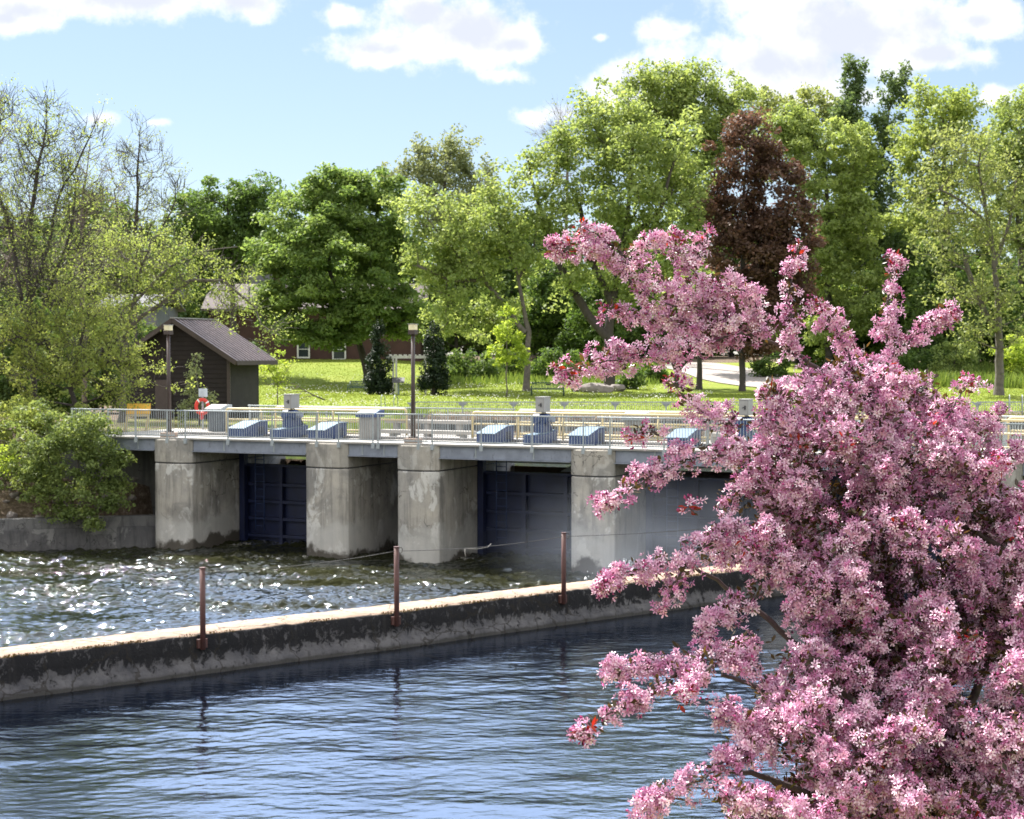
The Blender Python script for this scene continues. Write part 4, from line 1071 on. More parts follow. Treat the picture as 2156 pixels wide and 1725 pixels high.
def blob_clumps(blobs, D, dens, r, shell=.45, rag=.22, dscale=.85):
    """clump centres inside ellipsoids given as (u, v, ru, rv[, depth shift]) on the picture plane at depth D"""
    C = []; O = []
    for bl in blobs:
        u, v, ru, rv = bl[:4]; dd = bl[4] if len(bl) > 4 else 0.0
        c = np.array(P(u, v, D + dd)[:]); k = (D + dd) / F
        ax = np.array([ru * k, ru * k * dscale, rv * k])
        n = max(6, int(dens * (ax[0] * ax[1] * ax[2]) ** (2 / 3)))
        q = unit(r.normal(size=(n, 3)))
        ph = r.uniform(0, 6.28, 6)
        lump = 1 + rag * (np.sin(q[:, 0] * 5 + ph[0]) * np.sin(q[:, 2] * 6 + ph[1]) + .6 * np.sin(q[:, 1] * 9 + ph[2]) * np.sin(q[:, 2] * 10 + q[:, 0] * 7 + ph[3]))
        s = (shell + (1 - shell) * r.random(n) ** .7) * lump
        C.append(c + q * ax * s[:, None]); O.append(q)
    return np.concatenate(C), np.concatenate(O)
def make_tree(name, label, cat, base, D, trunk, blobs, leaf, dens=7.0, nleaf=90, size=.24, crad=.85, trad=.25, bark=None, group=None, seed=1, twigs=0, shell=.45, rag=.22,
              tip=.018, bare=0.0, cname='crown', tname='trunk', sag=.12, flat=.7, twl=1.0, zmin=.5, asp=.62, up=.6):
    r = np.random.default_rng(seed)
    base = Vector(base)
    trunks = []
    for tr in trunk:
        trunks.append([np.array(P(q[0], q[1], D + (q[2] if len(q) > 2 else 0))[:]) for q in tr])
    for i, tr in enumerate(trunks):
        if i == 0: tr[0] = np.array(base[:]) - np.array([0, 0, .3])
    C, O = blob_clumps(blobs, D, dens, r, shell, rag)
    gg = gz(C[:, 0], C[:, 1]); ok = C[:, 2] > gg + zmin
    C, O = C[ok], O[ok]
    root = empty(name, base, label, cat, group)
    bo = np.array(base[:])
    A, B, ra, rb = skeleton(trunks, C, r, tip, trad, sag=sag)
    V, Fc = tubes(A, B, ra, rb, 6)
    if twigs:
        n = len(C) * twigs
        c = np.repeat(C, twigs, 0) + r.normal(0, .15, (n, 3)); o = np.repeat(O, twigs, 0)
        d = unit(o * .8 + r.normal(0, .55, (n, 3)) + np.array([0, 0, .75])); L = r.uniform(.4, 1.0, (n, 1)) * twl
        m1 = c + d * L * .5; d2 = unit(d + r.normal(0, .3, (n, 3))); e1 = m1 + d2 * L * .6
        rr = np.full(n, .015)
        V2, F2 = tubes(np.concatenate([c, m1]), np.concatenate([m1, e1]), np.concatenate([rr, rr * .7]), np.concatenate([rr * .7, rr * .3]), 3)
        Fc = np.concatenate([Fc, F2 + len(V)]); V = np.concatenate([V, V2])
    np_mesh(tname, V - bo, Fc, bark or M_BARK, root, smooth=True)
    keep = r.random(len(C)) >= bare
    Cl, Ol = C[keep], O[keep]
    if twigs: 
        e = e1.reshape(-1, twigs, 3)[keep][:, 0]; Cl = np.concatenate([Cl, e]); Ol = np.concatenate([Ol, Ol]); nleaf = nleaf // 2
    V, Fc, t = leaves(Cl, Ol, nleaf, crad * r.uniform(.65, 1.25, len(Cl)), size, r, flat=flat, asp=asp, up=up)
    np_mesh(cname, V - bo, Fc, LM[leaf], root, fattr={'tint': t})
    return root
GW = 'trees of the woods behind the lawn'
def og(u, v): return onground(u, v)
# --- middle: big dark maple by the bench
b = og(772, 806)
make_tree('maple_tree', 'large dark green maple with forked trunk over the shaded bench', 'tree', b, b.y,
          [[(772, 806), (768, 760), (752, 710), (720, 640), (690, 560)], [(776, 800), (788, 740), (796, 660), (792, 560), (790, 470)], [(796, 660), (836, 590), (850, 520)]],
          [(650, 470, 95, 85, -1), (745, 430, 85, 75, 0), (690, 560, 130, 100, -2), (600, 540, 62, 60, -1), (590, 640, 55, 62, -2), (660, 660, 90, 60, -3), (800, 470, 62, 80, 0), (830, 570, 70, 90, 1), (790, 660, 90, 60, -2), (860, 650, 60, 60, 1), (720, 385, 55, 40, 0), (655, 400, 40, 40, -1), (812, 395, 34, 34, 1), (610, 700, 50, 30, -3), (570, 600, 36, 40, -2), (700, 690, 60, 36, -3)],
          'maple', dens=6.2, nleaf=150, size=.29, crad=1.05, trad=.30, bark=M_BARKD, seed=21, shell=.5, rag=.3, flat=.5, up=1.1)
b = og(492, 760)
make_tree('round_tree', 'dense rounded dark green tree rising behind the shed roof', 'tree', P(492, 745, 138), 138,
          [[(492, 745), (490, 640), (488, 540), (480, 450)]],
          [(470, 440, 100, 72), (540, 430, 62, 62), (400, 480, 52, 50), (510, 520, 75, 70), (430, 540, 60, 60)], 'round', dens=5.5, nleaf=115, size=.31, crad=1.1, flat=.55, up=1.0, trad=.35, bark=M_BARKD, seed=22, rag=.16)
make_tree('silver_tree', 'pale grey green wispy tree topping the gap between maple and tall woods', 'tree', P(930, 745, 172), 172,
          [[(930, 745), (928, 560), (935, 420), (940, 330)], [(930, 560), (1000, 430), (1012, 370)]],
          [(915, 345, 62, 62), (955, 330, 34, 55), (1010, 380, 30, 50), (870, 350, 30, 30), (960, 430, 90, 70), (820, 385, 26, 40)], 'pale', dens=8, nleaf=52, size=.32, crad=.9, trad=.3, seed=23, rag=.35, twigs=2)
# --- leaning light green trees
b = og(1108, 822)
make_tree('leaning_tree', 'light green tree whose trunk leans left behind the lime sapling', 'tree', b, b.y,
          [[(1108, 822), (1112, 760), (1112, 700), (1098, 630), (1088, 570), (1060, 500), (1040, 440)], [(1106, 700), (1060, 640), (1020, 590), (960, 540), (900, 460)], [(1090, 590), (1120, 540), (1130, 480)], [(1020, 590), (950, 590), (880, 560)]],
          [(930, 470, 75, 70, 1), (1000, 500, 85, 80, 0), (1060, 470, 62, 62, 0), (900, 560, 60, 70, 1), (985, 600, 80, 60, 0), (1100, 560, 45, 60, -1), (1040, 400, 45, 35, 1), (870, 430, 40, 40, 2), (960, 680, 62, 45, 2), (1050, 660, 45, 45, 1)],
          'light', dens=5.5, nleaf=100, size=.27, crad=.95, flat=.55, up=.9, trad=.30, bark=M_BARK, seed=24, rag=.3, twigs=1)
b = og(1282, 822)
make_tree('twin_trunk_tree', 'tall light green tree with dark spreading twin trunks behind the boulder', 'tree', b, b.y,
          [[(1282, 822), (1284, 760), (1280, 700), (1296, 600), (1320, 470), (1330, 350), (1335, 260)], [(1278, 710), (1240, 665), (1200, 600), (1160, 530), (1125, 400), (1110, 330)], [(1290, 640), (1240, 540), (1220, 430)], [(1310, 520), (1390, 440), (1420, 340)]],
          [(1150, 350, 52, 62, 0), (1175, 450, 60, 75, -1), (1230, 320, 62, 70, 1), (1310, 290, 75, 80, 0), (1260, 430, 80, 85, -1), (1340, 420, 85, 90, 0), (1400, 330, 75, 85, 2), (1190, 560, 55, 60, -1), (1290, 560, 70, 60, 0), (1390, 510, 62, 70, 1), (1440, 420, 50, 70, 2), (1350, 610, 60, 45, 1), (1245, 240, 40, 40, 1)],
          'light', dens=5.4, nleaf=105, size=.28, crad=1.05, flat=.55, up=.9, trad=.48, bark=M_BARKD, seed=25, rag=.3, twigs=1)
make_tree('tall_maple', 'tallest broad green tree with crown cresting behind the twin trunk tree', 'tree', P(1420, 735, 146), 146,
          [[(1420, 735), (1415, 600), (1410, 420), (1400, 250)], [(1412, 450), (1500, 330), (1540, 220)]],
          [(1400, 200, 72, 62), (1330, 215, 60, 50), (1440, 260, 85, 75), (1540, 200, 45, 45), (1520, 270, 62, 60), (1340, 290, 75, 65), (1470, 180, 40, 40), (1460, 370, 85, 80)], 'light', dens=5.8, nleaf=105, size=.31, crad=1.1, flat=.55, up=.9, trad=.4, bark=M_BARKD, seed=26, rag=.32, twigs=1)
make_tree('bare_tree', 'leafless grey tree top poking out left of the tall green crowns', 'tree', P(1190, 740, 160), 160,
          [[(1190, 740), (1192, 500), (1195, 340), (1200, 280)]], [(1190, 280, 48, 62), (1180, 350, 50, 50)], 'pale', dens=9, nleaf=6, size=.2, crad=.6, trad=.25, bark=M_TWIG, seed=27, twigs=7, twl=2.0, rag=.3)
# --- copper tree
b = og(1562, 823)
make_tree('copper_maple', 'tall reddish brown copper leaved tree in the middle of the green woods', 'tree', b, b.y,
          [[(1562, 823), (1563, 740), (1562, 600), (1565, 420), (1575, 280)]],
          [(1580, 275, 42, 40), (1560, 330, 62, 60), (1620, 350, 52, 58), (1545, 430, 66, 72), (1620, 440, 62, 70), (1570, 530, 88, 80), (1650, 540, 62, 60), (1560, 640, 92, 70), (1650, 640, 62, 62), (1690, 590, 42, 42), (1670, 360, 26, 26), (1700, 500, 28, 22), (1590, 710, 70, 36), (1605, 490, 75, 62, 1), (1680, 440, 40, 50), (1640, 580, 70, 60, 2)],
          'copper', dens=7, nleaf=105, size=.28, crad=.9, flat=.6, up=.9, trad=.25, bark=M_BARKD, seed=28, rag=.26, shell=.5)
b = og(1471, 820)
make_tree('park_tree', 'slim dark trunked tree left of the driveway with crown behind the blossom', 'tree', b, b.y, [[(1471, 820), (1473, 760), (1474, 690), (1470, 600)]],
          [(1460, 600, 60, 60), (1420, 650, 50, 50), (1500, 640, 50, 60)], 'light', dens=6, nleaf=70, size=.28, crad=.85, trad=.27, bark=M_BARKD, seed=29)
b = og(1424, 815)
make_tree('crooked_tree', 'crooked dark tree with branch arching over the left side of the driveway', 'tree', b, b.y, [[(1418, 815), (1424, 780), (1440, 765), (1462, 745), (1475, 715)], [(1424, 780), (1405, 730), (1400, 680)]],
          [(1400, 670, 50, 45), (1470, 690, 40, 40)], 'under', dens=6, nleaf=70, size=.27, crad=.8, trad=.28, bark=M_BARKD, seed=30)
# --- right woods
make_tree('broad_tree', 'fresh green broad tree just right of the copper tree', 'tree', P(1745, 780, 140), 140, [[(1745, 780), (1745, 620), (1742, 450), (1735, 320)]],
          [(1730, 300, 75, 62), (1680, 270, 52, 45), (1790, 330, 62, 70), (1745, 410, 92, 80), (1800, 480, 75, 80), (1735, 540, 80, 80), (1800, 610, 75, 70), (1760, 680, 70, 55), (1640, 250, 36, 34)], 'light', dens=5.5, nleaf=105, size=.31, crad=1.05, flat=.55, up=.9, trad=.35, bark=M_BARKD, seed=31, rag=.3)
make_tree('poplar_tree', 'dark narrow poplar rising highest against the big cloud', 'tree', P(1815, 760, 150), 150, [[(1815, 760), (1812, 500), (1805, 300), (1800, 130)], [(1812, 480), (1860, 330), (1882, 170)]],
          [(1796, 150, 26, 48), (1790, 215, 40, 45), (1812, 290, 52, 62), (1880, 190, 26, 46), (1862, 270, 34, 52), (1838, 390, 66, 80), (1815, 490, 80, 80), (1905, 160, 12, 24), (1770, 250, 22, 30)], 'poplar', dens=9.5, nleaf=62, size=.32, crad=.75, trad=.35, bark=M_BARKD, seed=32, rag=.38, flat=1.1)
make_tree('woodland_tree', 'yellowish green tree between the dark poplar and the right edge', 'tree', P(2000, 770, 142), 142, [[(2000, 770), (1998, 560), (1990, 380), (1985, 250)]],
          [(1975, 250, 70, 62), (2020, 220, 40, 45), (1940, 330, 62, 60), (2010, 340, 70, 70), (1960, 440, 80, 75), (1950, 200, 26, 26)], 'yellow', dens=6.5, nleaf=70, size=.32, crad=.95, trad=.33, seed=33, rag=.32, twigs=1)
make_tree('woodland_tree', 'bright green tree crown cut by the right edge of the view', 'tree', P(2150, 770, 150), 150, [[(2150, 770), (2150, 560), (2140, 330)]],
          [(2150, 270, 80, 72), (2135, 220, 34, 32), (2110, 350, 62, 70), (2190, 360, 80, 80), (2150, 460, 90, 80)], 'light', dens=6.5, nleaf=80, size=.32, crad=.95, trad=.35, seed=34, rag=.3)
b = onground(2103, 832)
make_tree('ash_tree', 'sparse olive budding tree with straight grey trunk at the right', 'tree', b, b.y, [[(2103, 832), (2104, 760), (2103, 690), (2100, 620), (2092, 540), (2075, 440), (2060, 350)], [(2103, 700), (2075, 660), (2050, 600), (2030, 540)], [(2094, 560), (2125, 470), (2140, 380)], [(2080, 470), (2020, 420), (1980, 400)]],
          [(2060, 350, 75, 60, 0), (2000, 420, 75, 70, 0), (2110, 400, 70, 75, 0), (2040, 500, 80, 70, 0), (2130, 530, 60, 80, 0), (1985, 520, 52, 60, 0), (2035, 610, 62, 60, -1), (2120, 660, 55, 62, -1), (2060, 700, 60, 40, -1), (2000, 300, 50, 45, 0)],
          'olive', dens=6.0, nleaf=42, size=.23, crad=.85, trad=.34, bark=M_BARK, seed=35, rag=.35, twigs=3)
make_tree('woodland_tree', 'olive green tree filling the skyline between copper tree and poplar', 'tree', P(1690, 770, 160), 160, [[(1690, 770), (1690, 500), (1688, 300)]],
          [(1640, 240, 62, 40), (1700, 235, 62, 42), (1650, 310, 80, 62), (1740, 260, 50, 40)], 'olive', dens=6.5, nleaf=70, size=.33, crad=.95, trad=.3, seed=36, rag=.34, twigs=1)
# --- dark backing woods and understorey (copies of two makes, each a tree of its own)
w1 = make_tree('understorey_tree', 'dark leafy tree in the shade behind the pergola', 'tree', P(960, 742, 152), 152, [[(960, 742), (962, 680), (958, 620)]],
               [(960, 620, 75, 62), (920, 680, 62, 55), (1010, 680, 62, 55), (965, 560, 50, 40)], 'under', dens=7.5, nleaf=75, size=.34, crad=.95, trad=.22, bark=M_BARKD, seed=41, rag=.26)
w2 = make_tree('understorey_tree', 'dark shrubby tree behind the leaning trunk', 'tree', P(1160, 745, 156), 156, [[(1160, 745), (1165, 690), (1158, 640)]],
               [(1160, 640, 70, 62), (1110, 700, 62, 50), (1215, 695, 66, 52), (1170, 575, 50, 45)], 'shrub', dens=7.5, nleaf=75, size=.34, crad=.95, trad=.2, bark=M_BARKD, seed=42, rag=.26)
for i, (src, u, D, sc, lab) in enumerate(((w1, 1330, 160, 1.15, 'dark woodland tree behind the twin trunks'), (w2, 1250, 150, .8, 'low green shrubby tree left of the twin trunks'), (w2, 1420, 165, 1.3, 'dark tree where the driveway meets the woods'),
                                          (w1, 1540, 170, 1.3, 'dark tree closing the end of the driveway'), (w1, 1680, 150, 1.05, 'dark tree under the copper crown'), (w2, 1800, 145, 1.0, 'green understorey tree below the poplar'),
                                          (w1, 1880, 150, 1.2, 'dark tree between poplar and ash trunk'), (w1, 1985, 138, 1.05, 'dark shaded tree left of the ash trunk'), (w2, 2080, 146, 1.1, 'green understorey tree behind the ash trunk'),
                                          (w1, 2200, 150, 1.2, 'dark tree at the right end of the woods'), (w2, 2340, 150, 1.3, 'green tree beyond the right end of the woods'), (w1, 860, 158, 1.15, 'dark tree right of the red brown house'),
                                          (w1, 1080, 166, 1.35, 'dark tree deep behind the lime sapling'), (w2, 780, 172, 1.35, 'tree behind the roof of the red brown house'), (w1, 640, 178, 1.4, 'dark tree behind the big maple'),
                                          (w2, 330, 168, 1.4, 'tree behind the low grey roofed house'), (w1, 180, 165, 1.5, 'dark tree far behind the bare twiggy trees'), (w2, 40, 160, 1.5, 'tree far back at the left edge'),
                                          (w1, -140, 150, 1.5, 'dark tree beyond the left edge of the woods'),
(w2, 1000, 190, 1.7, 'tree at the back of the woods behind the pergola'),
(w1, 1120, 195, 1.8, 'tree at the back of the woods behind the leaning trunk'),
(w2, 1300, 188, 1.7, 'tree at the back of the woods behind the twin trunks'),
(w1, 1480, 190, 1.7, 'tree at the back of the woods over the end of the driveway'),
(w2, 1620, 185, 1.6, 'tree at the back of the woods behind the copper crown'),
(w1, 1760, 180, 1.6, 'tree at the back of the woods below the fresh green crown'),
(w2, 1930, 178, 1.6, 'tree at the back of the woods right of the poplar'),
(w1, 2060, 175, 1.6, 'tree at the back of the woods behind the ash crown'),
(w2, 2190, 178, 1.6, 'tree at the back of the woods at the right edge'),
(w1, 700, 196, 1.9, 'tree at the back behind the big maple crown'),
(w2, 560, 195, 1.8, 'tree at the back right of the round tree'),
(w1, 420, 190, 1.8, 'tree at the back behind the round tree'),
(w2, 240, 190, 1.8, 'tree at the back above the grey roof'),
(w1, 90, 185, 1.8, 'tree at the back behind the many-stemmed tree'),
(w2, -60, 185, 1.8, 'tree at the back beyond the left edge'),
(w2, 250, 108, .62, 'green thicket tree behind the shed at left'),
(w1, 150, 104, .66, 'dark thicket tree behind the leafy bank tree'),
(w2, 60, 102, .7, 'green thicket tree behind the many-stemmed tree'),
(w1, -40, 100, .75, 'dark thicket tree at the far left edge'),
(w2, 330, 112, .55, 'low thicket tree close behind the shed roof'),
(w1, 20, 92, .5, 'low dark thicket tree on the left bank'),
(w2, 120, 90, .45, 'low green thicket tree on the left bank'),
(w1, 215, 92, .42, 'low dark thicket tree left of the shed'))):
    o = copy_tree(src); q = P(u, 748, D); o.location = (q.x, D, gz1(q.x, D)); o.rotation_euler = (0, 0, 1.1 + 0.9 * i); o.scale = (sc, sc, sc * (1 + .12 * math.sin(i * 2.1))); tag(o, lab, group='dark trees in the shade of the woods')
tag(w1, group='dark trees in the shade of the woods'); tag(w2, group='dark trees in the shade of the woods')
# --- cedars
for u, v0, v1, wp, lab, sd_ in ((800, 695, 830, 30, 'dark columnar cedar left of the pergola', 51), (913, 690, 831, 30, 'dark columnar cedar right of the pergola', 52)):
    b = og(u, v1)
    make_tree('cedar_tree', lab, 'tree', b, b.y, [[(u, v1), (u, (v0 + v1) / 2), (u, v0)]], [(u, v1 - 26, wp, 32), (u, v1 - 62, wp * .82, 40), (u, v0 + 28, wp * .5, 40)], 'cedar', dens=34, nleaf=150, size=.15, crad=.38, trad=.12, bark=M_BARKD,
              group='cedars beside the pergola', seed=sd_, shell=.6, rag=.1, flat=1.4, zmin=.1)
# --- saplings on the lawn
b = og(1065, 836)
make_tree('sapling', 'lime green young tree with thin trunk standing alone on the sunny lawn', 'young tree', b, b.y, [[(1065, 836), (1066, 770), (1068, 700), (1070, 660)]],
          [(1070, 665, 22, 22), (1062, 700, 30, 25), (1085, 720, 24, 25), (1050, 740, 30, 22), (1075, 755, 36, 20), (1100, 745, 14, 14)], 'lime', dens=17, nleaf=42, size=.2, crad=.4, trad=.055, seed=53, rag=.35, tip=.01)
b = og(585, 838)
make_tree('sapling', 'small yellowish sapling of upright twigs beside the shed', 'young tree', P(585, 846, 91), 91, [[(585, 846), (585, 815), (583, 780), (580, 758)], [(585, 815), (605, 780), (620, 760)], [(585, 805), (565, 775)]],
          [(582, 770, 20, 22), (606, 775, 18, 18), (562, 785, 14, 16), (590, 800, 18, 12)], 'lime', dens=22, nleaf=44, size=.13, crad=.32, trad=.04, seed=54, twigs=2, tip=.008, twl=.5, zmin=.3)
# ------------------------------------------------------------------ left bank trees and bushes
GLB = 'half-leafed trees on the left bank'
def lb(u, D):
    q = P(u, 870, D); return Vector((q.x, D, gz1(q.x, D)))
make_tree('bank_tree', 'tall many-stemmed half bare tree with yellow green buds on the left bank', 'tree', lb(75, 73), 73,
          [[(75, 880), (68, 780), (62, 650), (60, 520), (75, 380), (95, 270), (100, 200)], [(66, 740), (40, 600), (20, 480), (-10, 380), (0, 260)], [(64, 640), (100, 520), (120, 420), (190, 290), (205, 250)], [(70, 700), (110, 600), (150, 480), (160, 380)]],
          [(100, 330, 75, 90, 0), (40, 420, 70, 80, 0), (150, 400, 60, 75, 0), (90, 500, 90, 80, -1), (20, 300, 52, 80, 0), (60, 620, 90, 70, -1), (150, 560, 70, 70, 0), (190, 300, 30, 45, 0), (98, 225, 26, 36, 0), (0, 230, 26, 45, 0), (-60, 420, 60, 90, 0)],
          'yellow', dens=17, nleaf=44, size=.10, crad=.6, trad=.17, bark=M_BARKD, group=GLB, seed=61, twigs=6, tip=.012, rag=.35, bare=.22, twl=1.1)
make_tree('bank_tree', 'slender sparse tree with tiny leaves against the sky left of the round tree', 'tree', lb(290, 88), 88,
          [[(288, 880), (287, 740), (284, 600), (286, 450), (290, 340), (295, 270)], [(286, 600), (330, 500), (370, 420)], [(286, 560), (250, 480), (240, 400)]],
          [(290, 310, 36, 50, 0), (330, 350, 40, 42, 0), (250, 360, 36, 45, 0), (290, 420, 55, 50, 0), (350, 430, 45, 36, 0), (285, 520, 70, 50, 0), (375, 400, 22, 18, 0)],
          'olive', dens=15, nleaf=26, size=.10, crad=.5, trad=.13, bark=M_BARKD, group=GLB, seed=62, twigs=6, tip=.012, rag=.35, bare=.25, twl=1.1)
make_tree('bank_tree', 'yellow green spreading tree whose low limb hangs over the shed roof', 'tree', lb(255, 79), 79,
          [[(255, 880), (262, 760), (275, 660), (300, 560), (320, 500)], [(270, 690), (340, 640), (400, 590), (470, 590), (540, 650)], [(280, 640), (360, 560), (420, 530), (500, 520)], [(266, 730), (200, 640), (170, 560)]],
          [(230, 540, 70, 55, 0), (300, 540, 70, 55, 0), (370, 540, 70, 55, 0), (430, 560, 62, 45, 0), (200, 620, 75, 55, 0), (300, 620, 80, 45, 0), (400, 610, 62, 30, 0), (490, 610, 55, 32, 0), (470, 660, 40, 24, -1), (560, 690, 32, 24, -1), (520, 655, 36, 18, 0), (230, 680, 85, 40, 0)],
          'yellow', dens=13, nleaf=62, size=.115, crad=.6, trad=.2, bark=M_BARK, group=GLB, seed=63, twigs=4, tip=.013, rag=.4, bare=.1)
make_tree('bank_tree', 'leafy yellow green tree in front of the left side of the shed', 'tree', lb(180, 70.5), 70.5,
          [[(140, 890), (150, 820), (165, 740), (180, 680)], [(150, 820), (220, 740), (270, 700)], [(152, 800), (100, 720), (70, 680)]],
          [(150, 680, 75, 55, 0), (205, 690, 60, 48, 0), (80, 690, 70, 60, 0), (180, 760, 80, 45, -1), (250, 765, 58, 40, 0), (100, 780, 80, 52, -1), (20, 740, 70, 70, 0), (310, 790, 42, 36, 0), (240, 810, 62, 36, -1), (-60, 720, 60, 80, 0)],
          'bank', dens=14, nleaf=84, size=.12, crad=.5, trad=.16, bark=M_BARKD, group=GLB, seed=64, twigs=4, tip=.012, rag=.5)
make_tree('bank_tree', 'half bare grey twigged tree at the very left edge behind the bushes', 'tree', lb(-30, 77), 77,
          [[(-30, 880), (-28, 700), (-20, 500), (-6, 330), (4, 190)], [(-26, 640), (30, 520), (70, 430)]],
          [(0, 260, 40, 80, 0), (-30, 380, 60, 80, 0), (40, 420, 50, 60, 0), (-20, 500, 80, 80, 0), (20, 560, 70, 60, 0)],
          'olive', dens=14, nleaf=20, size=.10, crad=.6, trad=.16, bark=M_TWIG, group=GLB, seed=71, twigs=7, tip=.012, rag=.35, bare=.3, twl=1.3)
make_tree('bank_tree', 'grey twigged tree with a faint yellow haze between the many-stemmed and slender trees', 'tree', lb(180, 84), 84,
          [[(180, 880), (178, 700), (170, 520), (176, 400), (190, 300)], [(174, 560), (220, 460), (250, 400)]],
          [(180, 370, 50, 70, 0), (220, 430, 45, 50, 0), (150, 450, 55, 60, 0), (200, 510, 75, 60, 0), (130, 560, 60, 50, 0)],
          'yellow', dens=14, nleaf=26, size=.10, crad=.6, trad=.15, bark=M_TWIG, group=GLB, seed=72, twigs=6, tip=.012, rag=.35, bare=.25, twl=1.3)
make_tree('bush', 'slim pale green bush growing in front of the shed beside the lifebuoy', 'bush', P(420, 885, 76), 76, [[(420, 890), (418, 840), (412, 790)]],
          [(413, 775, 16, 26), (408, 830, 28, 28), (432, 850, 28, 26), (395, 862, 26, 24)], 'pale', dens=26, nleaf=40, size=.14, crad=.35, trad=.05, seed=65, zmin=.05, rag=.2)
GB = 'bushes overhanging the left retaining wall'
r1 = RW0 + RWT * 3
def wb(u, D): q = P(u, 1060, D); return Vector((q.x, D, gz1(q.x, D)))
make_tree('bush', 'big leafy green bush overhanging the wall and hiding the left end of the deck', 'bush', wb(150, 65), 63.6, [[(150, 1080), (160, 1010), (170, 940)], [(150, 1080), (110, 1000), (90, 920)], [(150, 1080), (210, 1010), (235, 960)]],
          [(150, 905, 62, 42, 0), (90, 905, 72, 50, .4), (205, 930, 45, 40, 0), (215, 985, 48, 48, 0), (130, 970, 85, 62, 0), (240, 1000, 32, 42, -.2), (190, 1045, 48, 40, -.4), (120, 1040, 62, 42, -.2), (60, 1000, 60, 56, .2), (235, 1055, 28, 28, -.4), (150, 1082, 34, 22, -.6), (200, 1092, 16, 22, -.8), (255, 965, 22, 26, 0), (195, 885, 26, 18, 0)],
          'bush', dens=24, nleaf=84, size=.125, crad=.42, trad=.05, group=GB, seed=66, zmin=-.6, rag=.3, tip=.008, flat=.6, up=.9)
make_tree('bush', 'bright green bush behind the railing at the far left', 'bush', lb(60, 67), 67, [[(60, 930), (60, 880), (70, 840)]],
          [(60, 870, 85, 50, 0), (140, 885, 62, 42, 0), (-20, 900, 60, 60, 0), (190, 900, 40, 34, 0), (90, 920, 80, 40, -.5)], 'bank', dens=19, nleaf=80, size=.13, crad=.42, trad=.05, group=GB, seed=67, zmin=.05, rag=.25)
make_tree('bush', 'pale leaved spray of bush at the left edge above the earth bank', 'bush', wb(0, 63.6), 63.6, [[(-30, 1060), (-15, 1000)]],
          [(5, 975, 28, 22, 0), (-25, 960, 40, 34, 0), (-30, 1010, 36, 36, 0)], 'lime', dens=20, nleaf=50, size=.12, crad=.35, trad=.03, group=GB, seed=68, zmin=-.2, rag=.25)
make_tree('bush', 'shaded bush on the earth bank at the far left', 'bush', wb(20, 65.2), 65.2, [[(20, 1050), (30, 990), (40, 940)]],
          [(30, 980, 52, 52, 0), (70, 1010, 45, 45, 0), (-30, 960, 60, 60, 0)], 'bush', dens=16, nleaf=60, size=.12, crad=.42, trad=.05, group=GB, seed=69, zmin=0, rag=.25)
# shrubs at the lawn edge and in the woods
GS = 'shrubs along the edge of the lawn'
for i, (u, v, ru, rv, leaf, lab) in enumerate(((985, 770, 60, 36, 'under', 'dark shrub behind the right cedar'), (1060, 765, 50, 30, 'under', 'dark low shrub left of the leaning trunk'), (1180, 770, 60, 36, 'shrub', 'green shrub between the leaning trunk and the twin trunks'),
                                              (1330, 800, 24, 24, 'under', 'small dark shrub right of the boulders'), (1370, 775, 40, 36, 'shrub', 'shrub left of the driveway'), (1620, 770, 40, 30, 'shrub', 'shrub on the right verge of the driveway'),
                                              (520, 745, 40, 26, 'shrub', 'shrub beside the shed in front of the brown house'), (1930, 770, 62, 42, 'shrub', 'green shrub in long grass left of the ash trunk'), (2010, 765, 52, 52, 'light', 'pale green shrub just left of the ash trunk'), (2160, 760, 60, 62, 'lime', 'lime green shrub right of the ash trunk'))):
    b = onground(u, v + rv * .8)
    make_tree('shrub', lab, 'shrub', b, b.y, [[(u, v + rv), (u, v), (u + 4, v - rv * .6)]], [(u, v, ru, rv), (u + ru * .5, v + rv * .3, ru * .6, rv * .6), (u - ru * .5, v + rv * .3, ru * .6, rv * .6)], leaf, dens=11, nleaf=60, size=.24, crad=.6, trad=.06, bark=M_BARKD, group=GS, seed=80 + i, zmin=.05, rag=.25)
# ------------------------------------------------------------------ grass
r_ = np.random.default_rng(13)
def blades(n, area, hgt, wid, mat, name, lab, cat, cond=None, lean=.35):
    u0, u1, y0, y1 = area
    y = r_.uniform(y0, y1, n); u = r_.uniform(u0, u1, n); x = (u - CU) / F * y
    z = gz(x, y)
    ok = np.ones(n, bool) if cond is None else cond(u, x, y, z)
    x, y, z = x[ok], y[ok], z[ok]; n = len(x)
    h = hgt * r_.uniform(.5, 1.3, n); a = r_.uniform(0, 6.28, n); wd = wid * r_.uniform(.6, 1.3, n)
    lx, ly = r_.normal(0, lean, n) * h, r_.normal(0, lean, n) * h
    b0 = np.stack([x - np.cos(a) * wd, y - np.sin(a) * wd, z - .02], -1); b1 = np.stack([x + np.cos(a) * wd, y + np.sin(a) * wd, z - .02], -1)
    m0 = np.stack([x + lx * .4 + np.cos(a) * wd * .7, y + ly * .4 + np.sin(a) * wd * .7, z + h * .6], -1); t = np.stack([x + lx, y + ly, z + h], -1)
    V = np.stack([b0, b1, m0, t], 1).reshape(-1, 3)
    o = np_mesh(name, V, np.arange(n * 4).reshape(-1, 4), mat, fattr={'tint': r_.random(n)}); tag(o, lab, cat, kind='stuff')
M_GRASS = leafmat('grass_blades', (0.13, 0.185, 0.03), (0.24, 0.28, 0.055), .45, (1.25, 1.2, .7))
M_LONG = leafmat('long_grass', (0.09, 0.16, 0.03), (0.20, 0.26, 0.06), .5)
noroad = lambda u, x, y, z: ~((u > 1380) & (u < 1720) & (y > 116))
